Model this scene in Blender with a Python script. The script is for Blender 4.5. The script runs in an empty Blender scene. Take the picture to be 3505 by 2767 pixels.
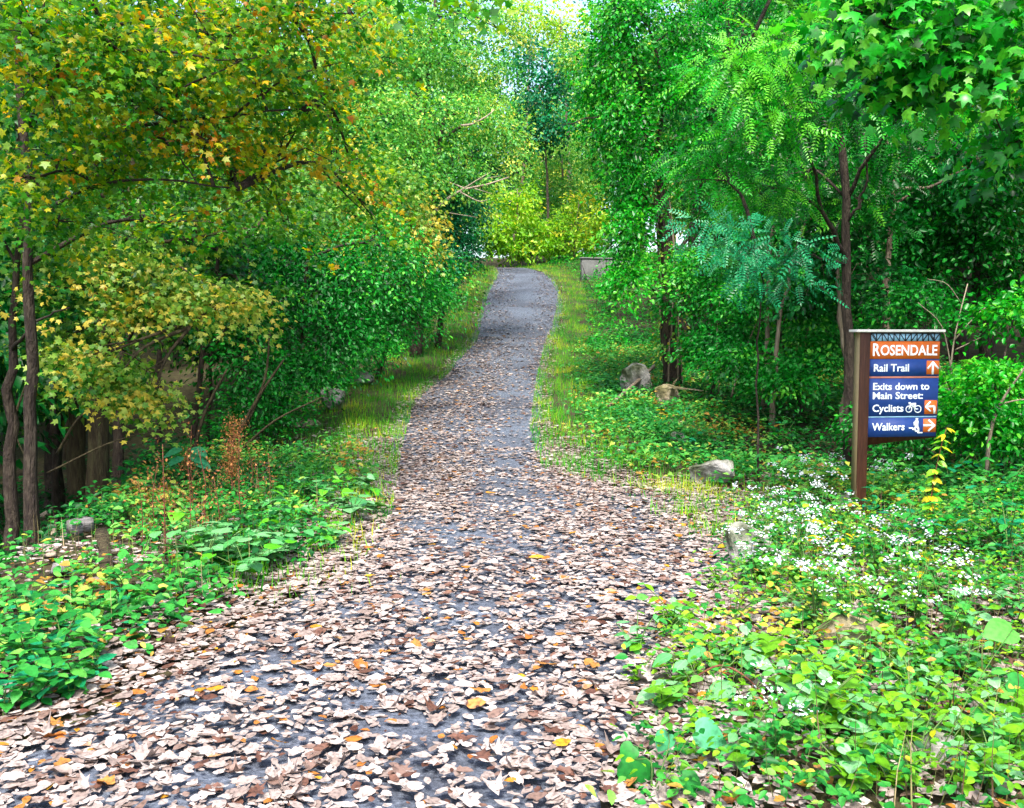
import bpy, bmesh, math
import numpy as np
from mathutils import Vector, Matrix

R_ = math.radians
sc = bpy.context.scene
col = sc.collection
rng = np.random.default_rng(11)

# ------------------------------------------------------------------ camera
FPX, PW, PH = 3200.0, 3505.0, 2767.0          # focal length and frame in photo pixels
EYE = 1.6
PITCH = math.atan(233.5 / FPX)
cam_d = bpy.data.cameras.new('camera')
cam_d.sensor_width = 36.0
cam_d.lens = FPX / PW * 36.0
cam_d.clip_end = 3000
cam_d.clip_start = 0.05
cam = bpy.data.objects.new('camera', cam_d)
col.objects.link(cam)
cam.location = (0, 0, EYE)
cam.rotation_euler = (math.pi / 2 - PITCH, 0, 0)
sc.camera = cam

# ------------------------------------------------------------------ sky, sun, exposure
SUN_EL, SUN_AZ = 58.0, 182.0                   # azimuth clockwise from +Y (down the path)
world = bpy.data.worlds.new('World')
sc.world = world
world.use_nodes = True
wn = world.node_tree
bg = wn.nodes['Background']
sky = wn.nodes.new('ShaderNodeTexSky')
sky.sky_type = 'NISHITA'
sky.sun_disc = False
sky.sun_elevation = R_(SUN_EL)
sky.sun_rotation = R_(SUN_AZ)
sky.air_density = 1.0
sky.dust_density = 4.0
sky.ozone_density = 1.0
wn.links.new(sky.outputs[0], bg.inputs[0])
bg.inputs[1].default_value = 0.10
sun_d = bpy.data.lights.new('sun', 'SUN')
sun_d.energy = 1.5
sun_d.angle = R_(11)
sun_d.color = (1.0, 0.95, 0.86)
sun = bpy.data.objects.new('sun', sun_d)
col.objects.link(sun)
sv = Vector((math.sin(R_(SUN_AZ)) * math.cos(R_(SUN_EL)), math.cos(R_(SUN_AZ)) * math.cos(R_(SUN_EL)), math.sin(R_(SUN_EL))))
sun.rotation_euler = sv.to_track_quat('Z', 'Y').to_euler()
sun.location = (0, 0, 40)
sc.view_settings.view_transform = 'Standard'
sc.view_settings.look = 'None'
sc.view_settings.gamma = 1.0
sc.view_settings.exposure = 2.65
sc.cycles.max_bounces = 5
sc.cycles.diffuse_bounces = 3
sc.cycles.glossy_bounces = 2
sc.cycles.transmission_bounces = 4
sc.cycles.use_denoising = True

# ------------------------------------------------------------------ photo pixel helpers (2164-wide view of the photo)
CA, SA = math.cos(PITCH), math.sin(PITCH)
DS = PW / 2164.0

def W(u, v, d):
    """point at distance d (metres along +Y) seen at view pixel u, v"""
    xr = (u * DS - PW / 2) / FPX
    yr = (PH / 2 - v * DS) / FPX
    dy = CA + SA * yr
    dz = -SA + CA * yr
    k = d / dy
    return np.array([xr * k, d, EYE + dz * k])

def PXM(px, d):
    return px * d * DS / FPX

# ------------------------------------------------------------------ terrain functions
_py = np.array([-30, 0, 9, 11, 16, 20, 26, 33, 40, 44, 50, 60, 90, 200, 900.0])
_pz = np.array([0, 0, 0, .03, .36, .8, 1.7, 3.0, 4.25, 4.78, 5.1, 5.2, 5.4, 6, 6.0])
_ty = np.arange(-30, 300, 0.1)
_tz = np.interp(_ty, _py, _pz)
_k = np.hanning(31); _k /= _k.sum()
_tz = np.convolve(np.pad(_tz, 15, mode='edge'), _k, mode='valid')
def prof(y): return np.interp(y, _ty, _tz)

def row_depth(v):
    """distance at which the middle of the path shows at full-photo row v"""
    d = np.arange(2.2, 45.5, 0.02)
    dz = prof(d) - EYE
    zc = d * CA - dz * SA
    yc = d * SA + dz * CA
    vv = PH / 2 - FPX * yc / zc
    return float(np.interp(-v, -vv, d)), None

LEFT = [(1673, 906), (1692, 933), (1684, 961), (1653, 1006), (1640, 1061), (1623, 1117), (1609, 1173), (1551, 1228),
        (1506, 1284), (1415, 1351), (1373, 1406), (1356, 1462), (1334, 1518), (1317, 1573), (1311, 1629), (1295, 1673),
        (1283, 1740), (1250, 1796), (1218, 1856), (1143, 1950), (1000, 2043), (800, 2137), (625, 2262), (375, 2375),
        (262, 2437), (62, 2530)]
RIGHT = [(1790, 906), (1868, 933), (1901, 961), (1926, 1006), (1923, 1061), (1912, 1117), (1890, 1173), (1879, 1228),
         (1868, 1284), (1862, 1351), (1857, 1406), (1854, 1462), (1868, 1518), (1890, 1573), (1923, 1622), (2100, 1655),
         (2268, 1682), (2400, 1705), (2478, 1766), (2490, 1830), (2478, 1930), (2450, 2025), (2380, 2090), (2268, 2170),
         (2219, 2300), (2178, 2430), (2154, 2591), (2106, 2767)]
def edge(pts, tail):
    ys, xs = [], []
    for u, v in pts:
        d, _ = row_depth(v)
        zc = d * CA - (prof(d) - EYE) * SA
        ys.append(d); xs.append((u - PW / 2) / FPX * zc)
    ys += [t[0] for t in tail]; xs += [t[1] for t in tail]
    o = np.argsort(ys)
    return np.array(ys)[o], np.array(xs)[o]
_ly, _lx = edge(LEFT, [(-30, -2.6), (2.5, -2.35), (46.5, -3.0), (49, -6.0), (53, -11), (60, -20)])
_ry, _rx = edge(RIGHT, [(-30, .2), (2.0, .25), (46, 0.1), (49, -2.2), (53, -7), (60, -16)])
def xl(y): return np.interp(y, _ly, _lx)
def xr(y): return np.interp(y, _ry, _rx)

def sstep(t, a, b):
    t = np.clip((t - a) / (b - a), 0, 1)
    return t * t * (3 - 2 * t)

_nr = np.random.default_rng(5)
_nk = [( _nr.normal(size=2), _nr.uniform(0, 6.28)) for _ in range(10)]
def noise2(x, y, s):
    x = np.asarray(x, float) / s; y = np.asarray(y, float) / s
    t = 0
    for i, (k, p) in enumerate(_nk):
        t = t + np.sin(x * k[0] * 3 + y * k[1] * 3 + p + np.sin(x * k[1] * 2 - y * k[0] * 2 + p * 2))
    return t / len(_nk) ** .5 / .75

def ground(x, y):
    x = np.asarray(x, float); y = np.asarray(y, float)
    sl = np.maximum(0, xl(y) - x); sr = np.maximum(0, x - xr(y))
    z = prof(y)
    wl = 2.3 - 1.0 * sstep(y, 18, 27)
    t = np.maximum(0, sl - wl)
    z = z - 3.4 * (1 - np.exp(-t / 3.6)) - 0.02 * np.minimum(t, 60) + 4.5 * sstep(t, 14, 60)
    z = z + 0.05 * sstep(sl, 0, .5) + 0.05 * sstep(sr, 0, .6)
    far = sstep(y, 20, 34)
    z = z + far * 0.55 * sstep(sr, .8, 3.5) + (1 - far) * .3 * sstep(sr, 3.5, 9) + 4.0 * sstep(sr, 14, 70)
    off = np.maximum(sstep(sl, .1, 1.2), sstep(sr, .1, 1.2))
    z = z + off * (0.035 * noise2(x, y, .9) + .10 * noise2(x, y, 4.0) * sstep(sl + sr, 1, 4))
    z = z + sstep(y, 50, 70) * 1.5 * sstep(np.abs(x + 10), 4, 30)
    return z

def ghit(u, v, dmax=60):
    """ground point seen at view pixel u, v"""
    d = np.arange(2.3, dmax, .02)
    p0 = W(u, v, 1.0); dr = p0 - np.array([0, 0, EYE])
    P = np.array([0, 0, EYE])[None] + dr[None] * d[:, None]
    below = P[:, 2] < ground(P[:, 0], P[:, 1])
    i = int(np.argmax(below)) if below.any() else len(d) - 1
    x, y = P[i, 0], P[i, 1]
    return np.array([x, y, float(ground(x, y))])

# ------------------------------------------------------------------ mesh helpers
def tag(o, label=None, cat=None, group=None, kind=None):
    if label: o['label'] = label
    if cat: o['category'] = cat
    if group: o['group'] = group
    if kind: o['kind'] = kind
    return o

def mesh_np(name, V, faces, mat, tint=None, smooth=False):
    """V (n,3); faces = list of (m,k) int arrays"""
    me = bpy.data.meshes.new(name)
    V = np.ascontiguousarray(V, dtype=np.float32)
    me.vertices.add(len(V)); me.vertices.foreach_set('co', V.ravel())
    loops, starts, n = [], [], 0
    for f in faces:
        f = np.asarray(f, dtype=np.int32)
        if len(f) == 0: continue
        k = f.shape[1]
        starts.append(n + np.arange(len(f), dtype=np.int32) * k)
        loops.append(f.ravel()); n += f.size
    loops = np.concatenate(loops); starts = np.concatenate(starts)
    me.loops.add(len(loops)); me.loops.foreach_set('vertex_index', loops)
    me.polygons.add(len(starts)); me.polygons.foreach_set('loop_start', starts)
    if tint is not None:
        a = me.attributes.new('tint', 'FLOAT', 'POINT')
        a.data.foreach_set('value', np.ascontiguousarray(tint, dtype=np.float32))
    me.update(calc_edges=True)
    me.validate()
    if smooth: me.polygons.foreach_set('use_smooth', np.ones(len(me.polygons), dtype=bool))
    if mat is not None: me.materials.append(mat)
    return me

def obj(name, me, parent=None, loc=None):
    o = bpy.data.objects.new(name, me)
    col.objects.link(o)
    if parent is not None: o.parent = parent
    if loc is not None: o.location = [float(t) for t in loc]
    return o

def empty(name, loc):
    o = bpy.data.objects.new(name, None)
    o.empty_display_size = .2
    col.objects.link(o)
    o.location = [float(t) for t in loc]
    return o

def copy_tree(o, parent=None):
    c = o.copy(); col.objects.link(c); c.parent = parent
    for ch in o.children: copy_tree(ch, c)
    return c

def norm(a): return a / np.maximum(1e-9, np.linalg.norm(a, axis=-1, keepdims=True))

class MB:
    """collects polygons for one mesh"""
    def __init__(s): s.V = []; s.F = {}; s.n = 0; s.T = []
    def add(s, V, faces, tint=None):
        V = np.asarray(V, float)
        s.V.append(V)
        for f in faces:
            f = np.asarray(f, int)
            if f.size: s.F.setdefault(f.shape[1], []).append(f + s.n)
        s.T.append(np.full(len(V), 0.5) if tint is None else np.broadcast_to(tint, (len(V),)))
        s.n += len(V)
    def tube(s, pts, rad, sides=6, cap=True, wob=0, rg=None):
        pts = np.asarray(pts, float); m = len(pts)
        rad = np.broadcast_to(np.asarray(rad, float), (m,))
        tg = norm(np.gradient(pts, axis=0))
        ref = np.array([0.31, 0.17, 0.93]) if abs(tg[0][2]) < .8 else np.array([.95, .21, .1])
        a = np.arange(sides) * 2 * np.pi / sides
        rows = []
        for i in range(m):
            n1 = norm(np.cross(tg[i], ref)); n2 = np.cross(tg[i], n1)
            r = rad[i] * (1 + (rg.normal(size=sides) * wob if wob and rg is not None else 0))
            rows.append(pts[i] + (np.cos(a) * r)[:, None] * n1 + (np.sin(a) * r)[:, None] * n2)
        V = np.concatenate(rows)
        q = []
        for i in range(m - 1):
            for j in range(sides):
                k = (j + 1) % sides
                q.append((i * sides + j, i * sides + k, (i + 1) * sides + k, (i + 1) * sides + j))
        fs = [np.array(q)]
        if cap:
            V = np.vstack([V, pts[:1], pts[-1:]])
            b, e = m * sides, m * sides + 1
            t = [(b, (j + 1) % sides, j) for j in range(sides)] + [(e, (m - 1) * sides + j, (m - 1) * sides + (j + 1) % sides) for j in range(sides)]
            fs.append(np.array(t))
        s.add(V, fs)
    def box(s, lo, hi):
        x0, y0, z0 = lo; x1, y1, z1 = hi
        V = [(x0, y0, z0), (x1, y0, z0), (x1, y1, z0), (x0, y1, z0), (x0, y0, z1), (x1, y0, z1), (x1, y1, z1), (x0, y1, z1)]
        s.add(V, [np.array([(0, 3, 2, 1), (4, 5, 6, 7), (0, 1, 5, 4), (1, 2, 6, 5), (2, 3, 7, 6), (3, 0, 4, 7)])])
    def me(s, name, mat, smooth=False):
        return mesh_np(name, np.concatenate(s.V), [np.concatenate(v) for v in s.F.values()], mat, np.concatenate(s.T), smooth)

def curve(pts, n=12):
    """smooth Catmull-Rom through the points"""
    P = np.asarray(pts, float)
    if len(P) == 2: return P[0] + (P[1] - P[0]) * np.linspace(0, 1, max(2, n))[:, None]
    Q = np.vstack([2 * P[0] - P[1], P, 2 * P[-1] - P[-2]])
    out = []
    seg = len(P) - 1; per = max(2, n // seg)
    for i in range(seg):
        a, b, c, d = Q[i:i + 4]
        t = np.linspace(0, 1, per, endpoint=(i == seg - 1))[:, None]
        out.append(.5 * (2 * b + (c - a) * t + (2 * a - 5 * b + 4 * c - d) * t ** 2 + (3 * b - a - 3 * c + d) * t ** 3))
    return np.concatenate(out)

# ------------------------------------------------------------------ materials
def nodes_of(name):
    m = bpy.data.materials.new(name); m.use_nodes = True
    nt = m.node_tree
    return m, nt, nt.nodes['Principled BSDF'], nt.nodes['Material Output']

def ramp(nt, stops):
    r = nt.nodes.new('ShaderNodeValToRGB')
    el = r.color_ramp.elements
    while len(el) < len(stops): el.new(.5)
    for e, (p, c) in zip(el, stops):
        e.position = p; e.color = (*c, 1)
    return r

def leaf_mat(name, stops, trans=.38, rough=.42, spec=.3, tgain=(1.5, 1.35, .6), mottle=.25, mscale=45, rib=0):
    m, nt, bs, out = nodes_of(name)
    at = nt.nodes.new('ShaderNodeAttribute'); at.attribute_name = 'tint'
    rp = ramp(nt, stops)
    nt.links.new(at.outputs['Fac'], rp.inputs[0])
    c = rp.outputs[0]
    def mult(c, v):
        mm = nt.nodes.new('ShaderNodeMix'); mm.data_type = 'RGBA'; mm.blend_type = 'MULTIPLY'; mm.inputs[0].default_value = 1
        nt.links.new(c, mm.inputs[6]); nt.links.new(v, mm.inputs[7]); return mm.outputs[2]
    if mottle:
        geo = nt.nodes.new('ShaderNodeNewGeometry')
        nz = nt.nodes.new('ShaderNodeTexNoise'); nz.inputs['Scale'].default_value = mscale; nz.inputs['Detail'].default_value = 3
        nt.links.new(geo.outputs['Position'], nz.inputs['Vector'])
        r2 = ramp(nt, [(.32, (1 - mottle * 1.3,) * 3), (.5, (1, 1, 1)), (.7, (1 + mottle * .6,) * 3)])
        nt.links.new(nz.outputs[0], r2.inputs[0]); c = mult(c, r2.outputs[0])
    if rib:
        ar = nt.nodes.new('ShaderNodeAttribute'); ar.attribute_name = 'rib'
        r3 = ramp(nt, [(0, (1 + rib,) * 3), (.10, (1 + rib * .4,) * 3), (.2, (1, 1, 1)), (.9, (1, 1, 1)), (1, (.8, .8, .8))])
        nt.links.new(ar.outputs['Fac'], r3.inputs[0]); c = mult(c, r3.outputs[0])
    nt.links.new(c, bs.inputs['Base Color'])
    bs.inputs['Roughness'].default_value = rough
    bs.inputs['Specular IOR Level'].default_value = spec
    if trans > 0:
        tr = nt.nodes.new('ShaderNodeBsdfTranslucent')
        mul = nt.nodes.new('ShaderNodeMix'); mul.data_type = 'RGBA'; mul.blend_type = 'MULTIPLY'
        mul.inputs[0].default_value = 1
        mul.inputs[7].default_value = (*tgain, 1)
        nt.links.new(c, mul.inputs[6])
        nt.links.new(mul.outputs[2], tr.inputs[0])
        mx = nt.nodes.new('ShaderNodeMixShader'); mx.inputs[0].default_value = trans
        nt.links.new(bs.outputs[0], mx.inputs[1]); nt.links.new(tr.outputs[0], mx.inputs[2])
        nt.links.new(mx.outputs[0], out.inputs[0])
    return m

def noise_mat(name, stops, scale=8, detail=6, rough=.85, bump=.3, bscale=None, stretch=(1, 1, 1), spec=.2, stops2=None, scale2=1.0):
    m, nt, bs, out = nodes_of(name)
    tc = nt.nodes.new('ShaderNodeTexCoord')
    mp = nt.nodes.new('ShaderNodeMapping'); mp.inputs['Scale'].default_value = stretch
    nt.links.new(tc.outputs['Object'], mp.inputs[0])
    n1 = nt.nodes.new('ShaderNodeTexNoise'); n1.inputs['Scale'].default_value = scale; n1.inputs['Detail'].default_value = detail
    n1.inputs['Roughness'].default_value = .65
    nt.links.new(mp.outputs[0], n1.inputs['Vector'])
    rp = ramp(nt, stops)
    nt.links.new(n1.outputs[0], rp.inputs[0])
    colr = rp.outputs[0]
    if stops2:
        n2 = nt.nodes.new('ShaderNodeTexNoise'); n2.inputs['Scale'].default_value = scale2; n2.inputs['Detail'].default_value = 4
        nt.links.new(mp.outputs[0], n2.inputs['Vector'])
        r2 = ramp(nt, stops2); nt.links.new(n2.outputs[0], r2.inputs[0])
        mx = nt.nodes.new('ShaderNodeMix'); mx.data_type = 'RGBA'; mx.blend_type = 'MULTIPLY'; mx.inputs[0].default_value = 1
        nt.links.new(colr, mx.inputs[6]); nt.links.new(r2.outputs[0], mx.inputs[7])
        colr = mx.outputs[2]
    nt.links.new(colr, bs.inputs['Base Color'])
    bs.inputs['Roughness'].default_value = rough
    bs.inputs['Specular IOR Level'].default_value = spec
    if bump:
        n3 = nt.nodes.new('ShaderNodeTexNoise'); n3.inputs['Scale'].default_value = bscale or scale * 2; n3.inputs['Detail'].default_value = 8
        nt.links.new(mp.outputs[0], n3.inputs['Vector'])
        b = nt.nodes.new('ShaderNodeBump'); b.inputs['Strength'].default_value = bump; b.inputs['Distance'].default_value = .05
        nt.links.new(n3.outputs[0], b.inputs['Height']); nt.links.new(b.outputs[0], bs.inputs['Normal'])
    return m

M = {}
M['gold'] = leaf_mat('maple_gold_leaf', [(0, (.010, .12, .006)), (.3, (.05, .22, .006)), (.55, (.16, .29, .005)), (.8, (.42, .38, .006)), (.94, (.50, .30, .006)), (1, (.42, .15, .004))], trans=.55)
M['olive'] = leaf_mat('maple_olive_leaf', [(0, (.01, .09, .012)), (.4, (.035, .17, .01)), (.72, (.17, .32, .035)), (.9, (.34, .42, .08)), (1, (.48, .40, .05))], trans=.45)
M['green'] = leaf_mat('green_leaf', [(0, (.0005, .045, .004)), (.4, (.002, .14, .010)), (.75, (.010, .27, .02)), (1, (.10, .42, .03))], tgain=(1.1, 1.4, .6))
M['deep'] = leaf_mat('deep_green_leaf', [(0, (.0003, .03, .004)), (.5, (.001, .10, .012)), (.85, (.004, .19, .03)), (1, (.03, .30, .05))], tgain=(1, 1.4, .6))
M['frond'] = leaf_mat('pinnate_leaf', [(0, (.0005, .055, .003)), (.4, (.002, .17, .006)), (.75, (.015, .34, .012)), (1, (.14, .50, .03))], trans=.42, rough=.34, tgain=(1.1, 1.4, .6))
M['blue'] = leaf_mat('blue_green_leaf', [(0, (.001, .05, .02)), (.5, (.004, .14, .05)), (.85, (.012, .24, .10)), (1, (.07, .34, .16))], rough=.36)
M['pale'] = leaf_mat('pale_green_leaf', [(0, (.015, .15, .02)), (.5, (.07, .32, .04)), (.85, (.22, .45, .07)), (1, (.45, .50, .08))], trans=.45)
M['lime'] = leaf_mat('lime_leaf', [(0, (.05, .22, .01)), (.5, (.17, .42, .012)), (.85, (.38, .55, .04)), (1, (.62, .58, .06))], trans=.5)
M['yellow'] = leaf_mat('yellow_leaf', [(0, (.10, .22, .01)), (.5, (.36, .34, .01)), (1, (.62, .42, .005))])
M['herb'] = leaf_mat('herb_leaf', [(0, (.002, .06, .010)), (.35, (.008, .15, .018)), (.65, (.04, .26, .035)), (.85, (.15, .36, .05)), (.95, (.34, .36, .05)), (1, (.30, .17, .03))], trans=.3, rough=.5, spec=.25)
M['mint'] = leaf_mat('mint_leaf', [(0, (.02, .15, .03)), (.5, (.06, .26, .07)), (1, (.17, .38, .17))], trans=.25, rough=.36, spec=.55, rib=.35, mottle=.2)
M['grass'] = leaf_mat('grass_blade', [(0, (.01, .15, .008)), (.4, (.04, .28, .010)), (.75, (.17, .42, .010)), (1, (.42, .44, .03))], trans=.3)
M['dead'] = leaf_mat('dry_leaf', [(0, (.05, .018, .012)), (.2, (.12, .058, .04)), (.4, (.155, .115, .10)), (.62, (.25, .205, .19)), (.84, (.38, .33, .31)), (.9, (.28, .13, .03)), (.96, (.25, .08, .012)), (1, (.36, .19, .01))], trans=.08, rough=.6, spec=.3, tgain=(1, .8, .6), mottle=.42, mscale=55)
M['rust'] = leaf_mat('rust_seed', [(0, (.10, .03, .01)), (.5, (.24, .09, .025)), (1, (.36, .17, .05))], trans=.1, rough=.8)
M['straw'] = leaf_mat('dry_stem', [(0, (.03, .012, .008)), (.4, (.10, .06, .03)), (.7, (.10, .14, .03)), (1, (.34, .26, .14))], trans=.1, rough=.7)
M['petal'] = leaf_mat('white_petal', [(0, (.42, .46, .52)), (1, (.62, .66, .70))], trans=.2, rough=.6, tgain=(1, 1, 1))
M['stem'] = noise_mat('green_stem', [(0.3, (.04, .09, .02)), (.7, (.09, .15, .04))], scale=20, bump=0)
M['cane'] = noise_mat('brown_cane', [(0.3, (.06, .02, .012)), (.7, (.16, .06, .035))], scale=30, bump=.1)
M['bark'] = noise_mat('dark_bark', [(.3, (.014, .009, .010)), (.5, (.03, .022, .017)), (.75, (.075, .06, .045))], scale=7, stretch=(3, 3, .7), bump=.9, bscale=18)
M['bark_olive'] = noise_mat('mossy_bark', [(.3, (.018, .012, .008)), (.5, (.045, .034, .018)), (.75, (.08, .075, .035))], scale=6, stretch=(3, 3, .6), bump=.9, bscale=16)
M['bark_pale'] = noise_mat('pale_bark', [(.3, (.09, .065, .045)), (.6, (.20, .16, .12)), (.8, (.32, .27, .21))], scale=7, stretch=(3, 3, .6), bump=.5, bscale=20)
M['dead_wood'] = noise_mat('bleached_wood', [(.3, (.16, .125, .09)), (.6, (.29, .24, .185)), (.8, (.4, .34, .27))], scale=9, stretch=(4, 4, 1), bump=.4)
M['plank'] = noise_mat('weathered_plank', [(.3, (.07, .065, .065)), (.55, (.14, .135, .135)), (.8, (.23, .22, .22))], scale=5, stretch=(6, 1, 6), bump=.5)
M['stone'] = noise_mat('grey_stone', [(.3, (.06, .058, .055)), (.5, (.18, .175, .17)), (.75, (.36, .35, .34))], scale=5, detail=10, bump=.7, bscale=14, stops2=[(.36, (.30, .42, .16)), (.5, (.8, .85, .7)), (.6, (1, 1, 1))], scale2=2.6)
M['stone_buff'] = noise_mat('buff_stone', [(.3, (.09, .07, .05)), (.5, (.23, .19, .135)), (.75, (.40, .35, .27))], scale=6, detail=10, bump=.6, bscale=14, stops2=[(.36, (.35, .42, .2)), (.5, (.8, .82, .7)), (.6, (1, 1, 1))], scale2=2.4)
M['concrete'] = noise_mat('concrete', [(.3, (.07, .075, .075)), (.6, (.12, .125, .125)), (.8, (.17, .175, .17))], scale=3, detail=10, bump=.3, bscale=30)
M['soil'] = noise_mat('forest_soil', [(.28, (.012, .010, .006)), (.5, (.035, .028, .014)), (.66, (.05, .055, .018)), (.8, (.11, .075, .045))], scale=2.2, detail=12, bump=.8, bscale=9)
M['gravel'] = noise_mat('blue_grey_stone_dust', [(.3, (.03, .037, .05)), (.5, (.072, .088, .12)), (.72, (.15, .18, .235))], scale=34, detail=8, bump=.5, bscale=60, stops2=[(.35, (.62, .58, .58)), (.62, (1, 1, 1))], scale2=.9)

def plain(name, c, rough=.5, spec=.4, var=.12):
    return noise_mat(name, [(.3, tuple(t * (1 - var) for t in c)), (.7, tuple(min(1, t * (1 + var)) for t in c))], scale=14, rough=rough, bump=.05, spec=spec)
M['s_brown'] = noise_mat('brown_stained_wood', [(.3, (.028, .010, .005)), (.55, (.048, .017, .008)), (.8, (.075, .03, .016))], scale=9, stretch=(6, 6, .5), bump=.25, bscale=20, rough=.55)
M['s_olive'] = plain('olive_post', (.20, .15, .07), .6)
M['s_orange'] = plain('orange_panel', (.60, .125, .014), .5, var=.14)
M['s_blue'] = plain('blue_panel', (.010, .045, .21), .5, var=.16)
M['s_white'] = plain('white_lettering', (.78, .84, .84), .5, var=.02)
M['s_cyan'] = plain('pale_blue_inlay', (.22, .42, .56), .45, var=.15)
M['s_dark'] = plain('dark_truss', (.012, .014, .02), .5)
M['s_salmon'] = plain('salmon_rule', (.50, .17, .11), .5)
M['s_cap'] = plain('pale_cap', (.62, .60, .54), .6)

# ------------------------------------------------------------------ ground and path
def build_ground():
    xs = np.concatenate([-np.geomspace(400, 12, 22), np.arange(-11.5, -5, .4), np.arange(-5, 6, .28), np.arange(6, 12, .4), np.geomspace(12.5, 400, 22)])
    ys = np.concatenate([np.linspace(-60, -8, 8), np.arange(-7, 24, .28), np.arange(24, 60, .5), np.geomspace(61, 700, 26)])
    X, Y = np.meshgrid(xs, ys)
    Z = ground(X, Y)
    inside = np.minimum(sstep(X, xl(Y) - .05, xl(Y) + .3), sstep(-X, -xr(Y) - .05, -xr(Y) + .3))
    Z = Z - .05 * inside - .012
    nx, ny = len(xs), len(ys)
    i = np.arange(nx * ny).reshape(ny, nx)
    q = np.stack([i[:-1, :-1], i[:-1, 1:], i[1:, 1:], i[1:, :-1]], -1).reshape(-1, 4)
    V = np.stack([X, Y, Z], -1).reshape(-1, 3)
    o = obj('ground', mesh_np('ground', V, [q], M['soil'], smooth=True))
    tag(o, 'brown woodland soil under the weeds and trees', None, None, 'structure')
    # path
    ys = np.concatenate([np.arange(-7, 12, .12), np.arange(12, 58, .25)])
    t = np.linspace(0, 1, 15)
    jl = .05 * noise2(ys * 0, ys, 1.2)
    jr = .05 * noise2(ys * 0 + 9, ys, 1.2)
    L = xl(ys) - .12 + jl; Rr = xr(ys) + .12 + jr
    X = L[:, None] + (Rr - L)[:, None] * t
    Y = np.repeat(ys[:, None], 15, 1)
    Z = prof(Y) + .004 - .05 * np.abs(2 * t - 1) ** 6 + .008 * noise2(X, Y, .5)
    n, k = X.shape
    i = np.arange(n * k).reshape(n, k)
    q = np.stack([i[:-1, :-1], i[:-1, 1:], i[1:, 1:], i[1:, :-1]], -1).reshape(-1, 4)
    o = obj('path', mesh_np('path', np.stack([X, Y, Z], -1).reshape(-1, 3), [q], M['gravel'], smooth=True))
    tag(o, 'blue grey stone dust trail climbing through the woods', None, None, 'structure')
build_ground()

# ------------------------------------------------------------------ leaf shapes (base at origin, along +Y, normal +Z)
def T_rhomb(w=.55, fold=.10, droop=.12):
    V = np.array([(0, 0, 0), (w / 2, .45, fold), (0, 1, -droop), (-w / 2, .45, fold)], float)
    return V, [np.array([(0, 1, 2), (0, 2, 3)])]
def T_oval(w=.55, fold=.06, droop=.16):
    V = np.array([(0, 0, 0), (w * .36, .18, fold), (w * .5, .48, fold), (w * .3, .8, fold * .2 - droop * .6), (0, 1, -droop),
                  (-w * .3, .8, fold * .2 - droop * .6), (-w * .5, .48, fold), (-w * .36, .18, fold)], float)
    return V, [np.array([(0, 1, 2, 3), (0, 5, 6, 7)]), np.array([(0, 3, 4), (0, 4, 5)])]
def T_maple(droop=.18):
    P = [(0, .08), (.22, 0), (.50, .10), (.34, .24), (.62, .52), (.40, .52), (.24, .50), (.20, .76), (0, 1.0),
         (-.20, .76), (-.24, .50), (-.40, .52), (-.62, .52), (-.34, .24), (-.50, .10), (-.22, 0)]
    V = np.array([(0, .34, .05)] + [(x, y, -droop * (x * x + (y - .34) ** 2) * 1.3) for x, y in P], float)
    n = len(P)
    return V, [np.array([(0, 1 + i, 1 + (i + 1) % n) for i in range(n)])]
def T_maple5(droop=.2):
    P = [(0, 0), (.45, .05), (.32, .28), (.58, .58), (.22, .55), (0, 1), (-.22, .55), (-.58, .58), (-.32, .28), (-.45, .05)]
    V = np.array([(x, y, -droop * (x * x + (y - .34) ** 2) * 1.3) for x, y in P], float)
    return V, [np.array([(0, 1, 2), (0, 2, 4), (2, 3, 4), (0, 4, 6), (4, 5, 6), (0, 6, 8), (6, 7, 8), (0, 8, 9)])]
def T_frond(pairs=6, lw=.085, ll=.24, droop=.28):
    V, F = [], []
    def z(y): return -droop * y * y
    def leaflet(b, d, l, w):
        b = np.array(b, float); d = norm(np.array(d, float)); s = norm(np.cross(d, (0, 0, 1)))
        n = len(V)
        V.extend([b, b + d * l * .45 + s * w, b + d * l + np.array([0, 0, -.03]), b + d * l * .45 - s * w])
        F.extend([(n, n + 1, n + 2), (n, n + 2, n + 3)])
    for i in range(pairs):
        y = .16 + .76 * i / (pairs - 1)
        l = ll * (1 - .25 * abs(y - .5))
        for sgn in (1, -1): leaflet((0, y, z(y)), (sgn, .45, -.12), l, lw * .55)
    leaflet((0, .95, z(.95)), (0, 1, -.3), ll, lw * .55)
    n = len(V)
    V.extend([np.array((-.008, 0, 0)), np.array((.008, 0, 0)), np.array((0, .95, z(.95)))]); F.append((n, n + 1, n + 2))
    return np.array(V), [np.array(F)]
def T_blade(w=.05, bend=.35):
    V = np.array([(-w, 0, 0), (w, 0, 0), (w * .7, .55, -bend * .3), (-w * .7, .55, -bend * .3), (0, 1, -bend)], float)
    return V, [np.array([(0, 1, 2, 3)]), np.array([(3, 2, 4)])]
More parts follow.
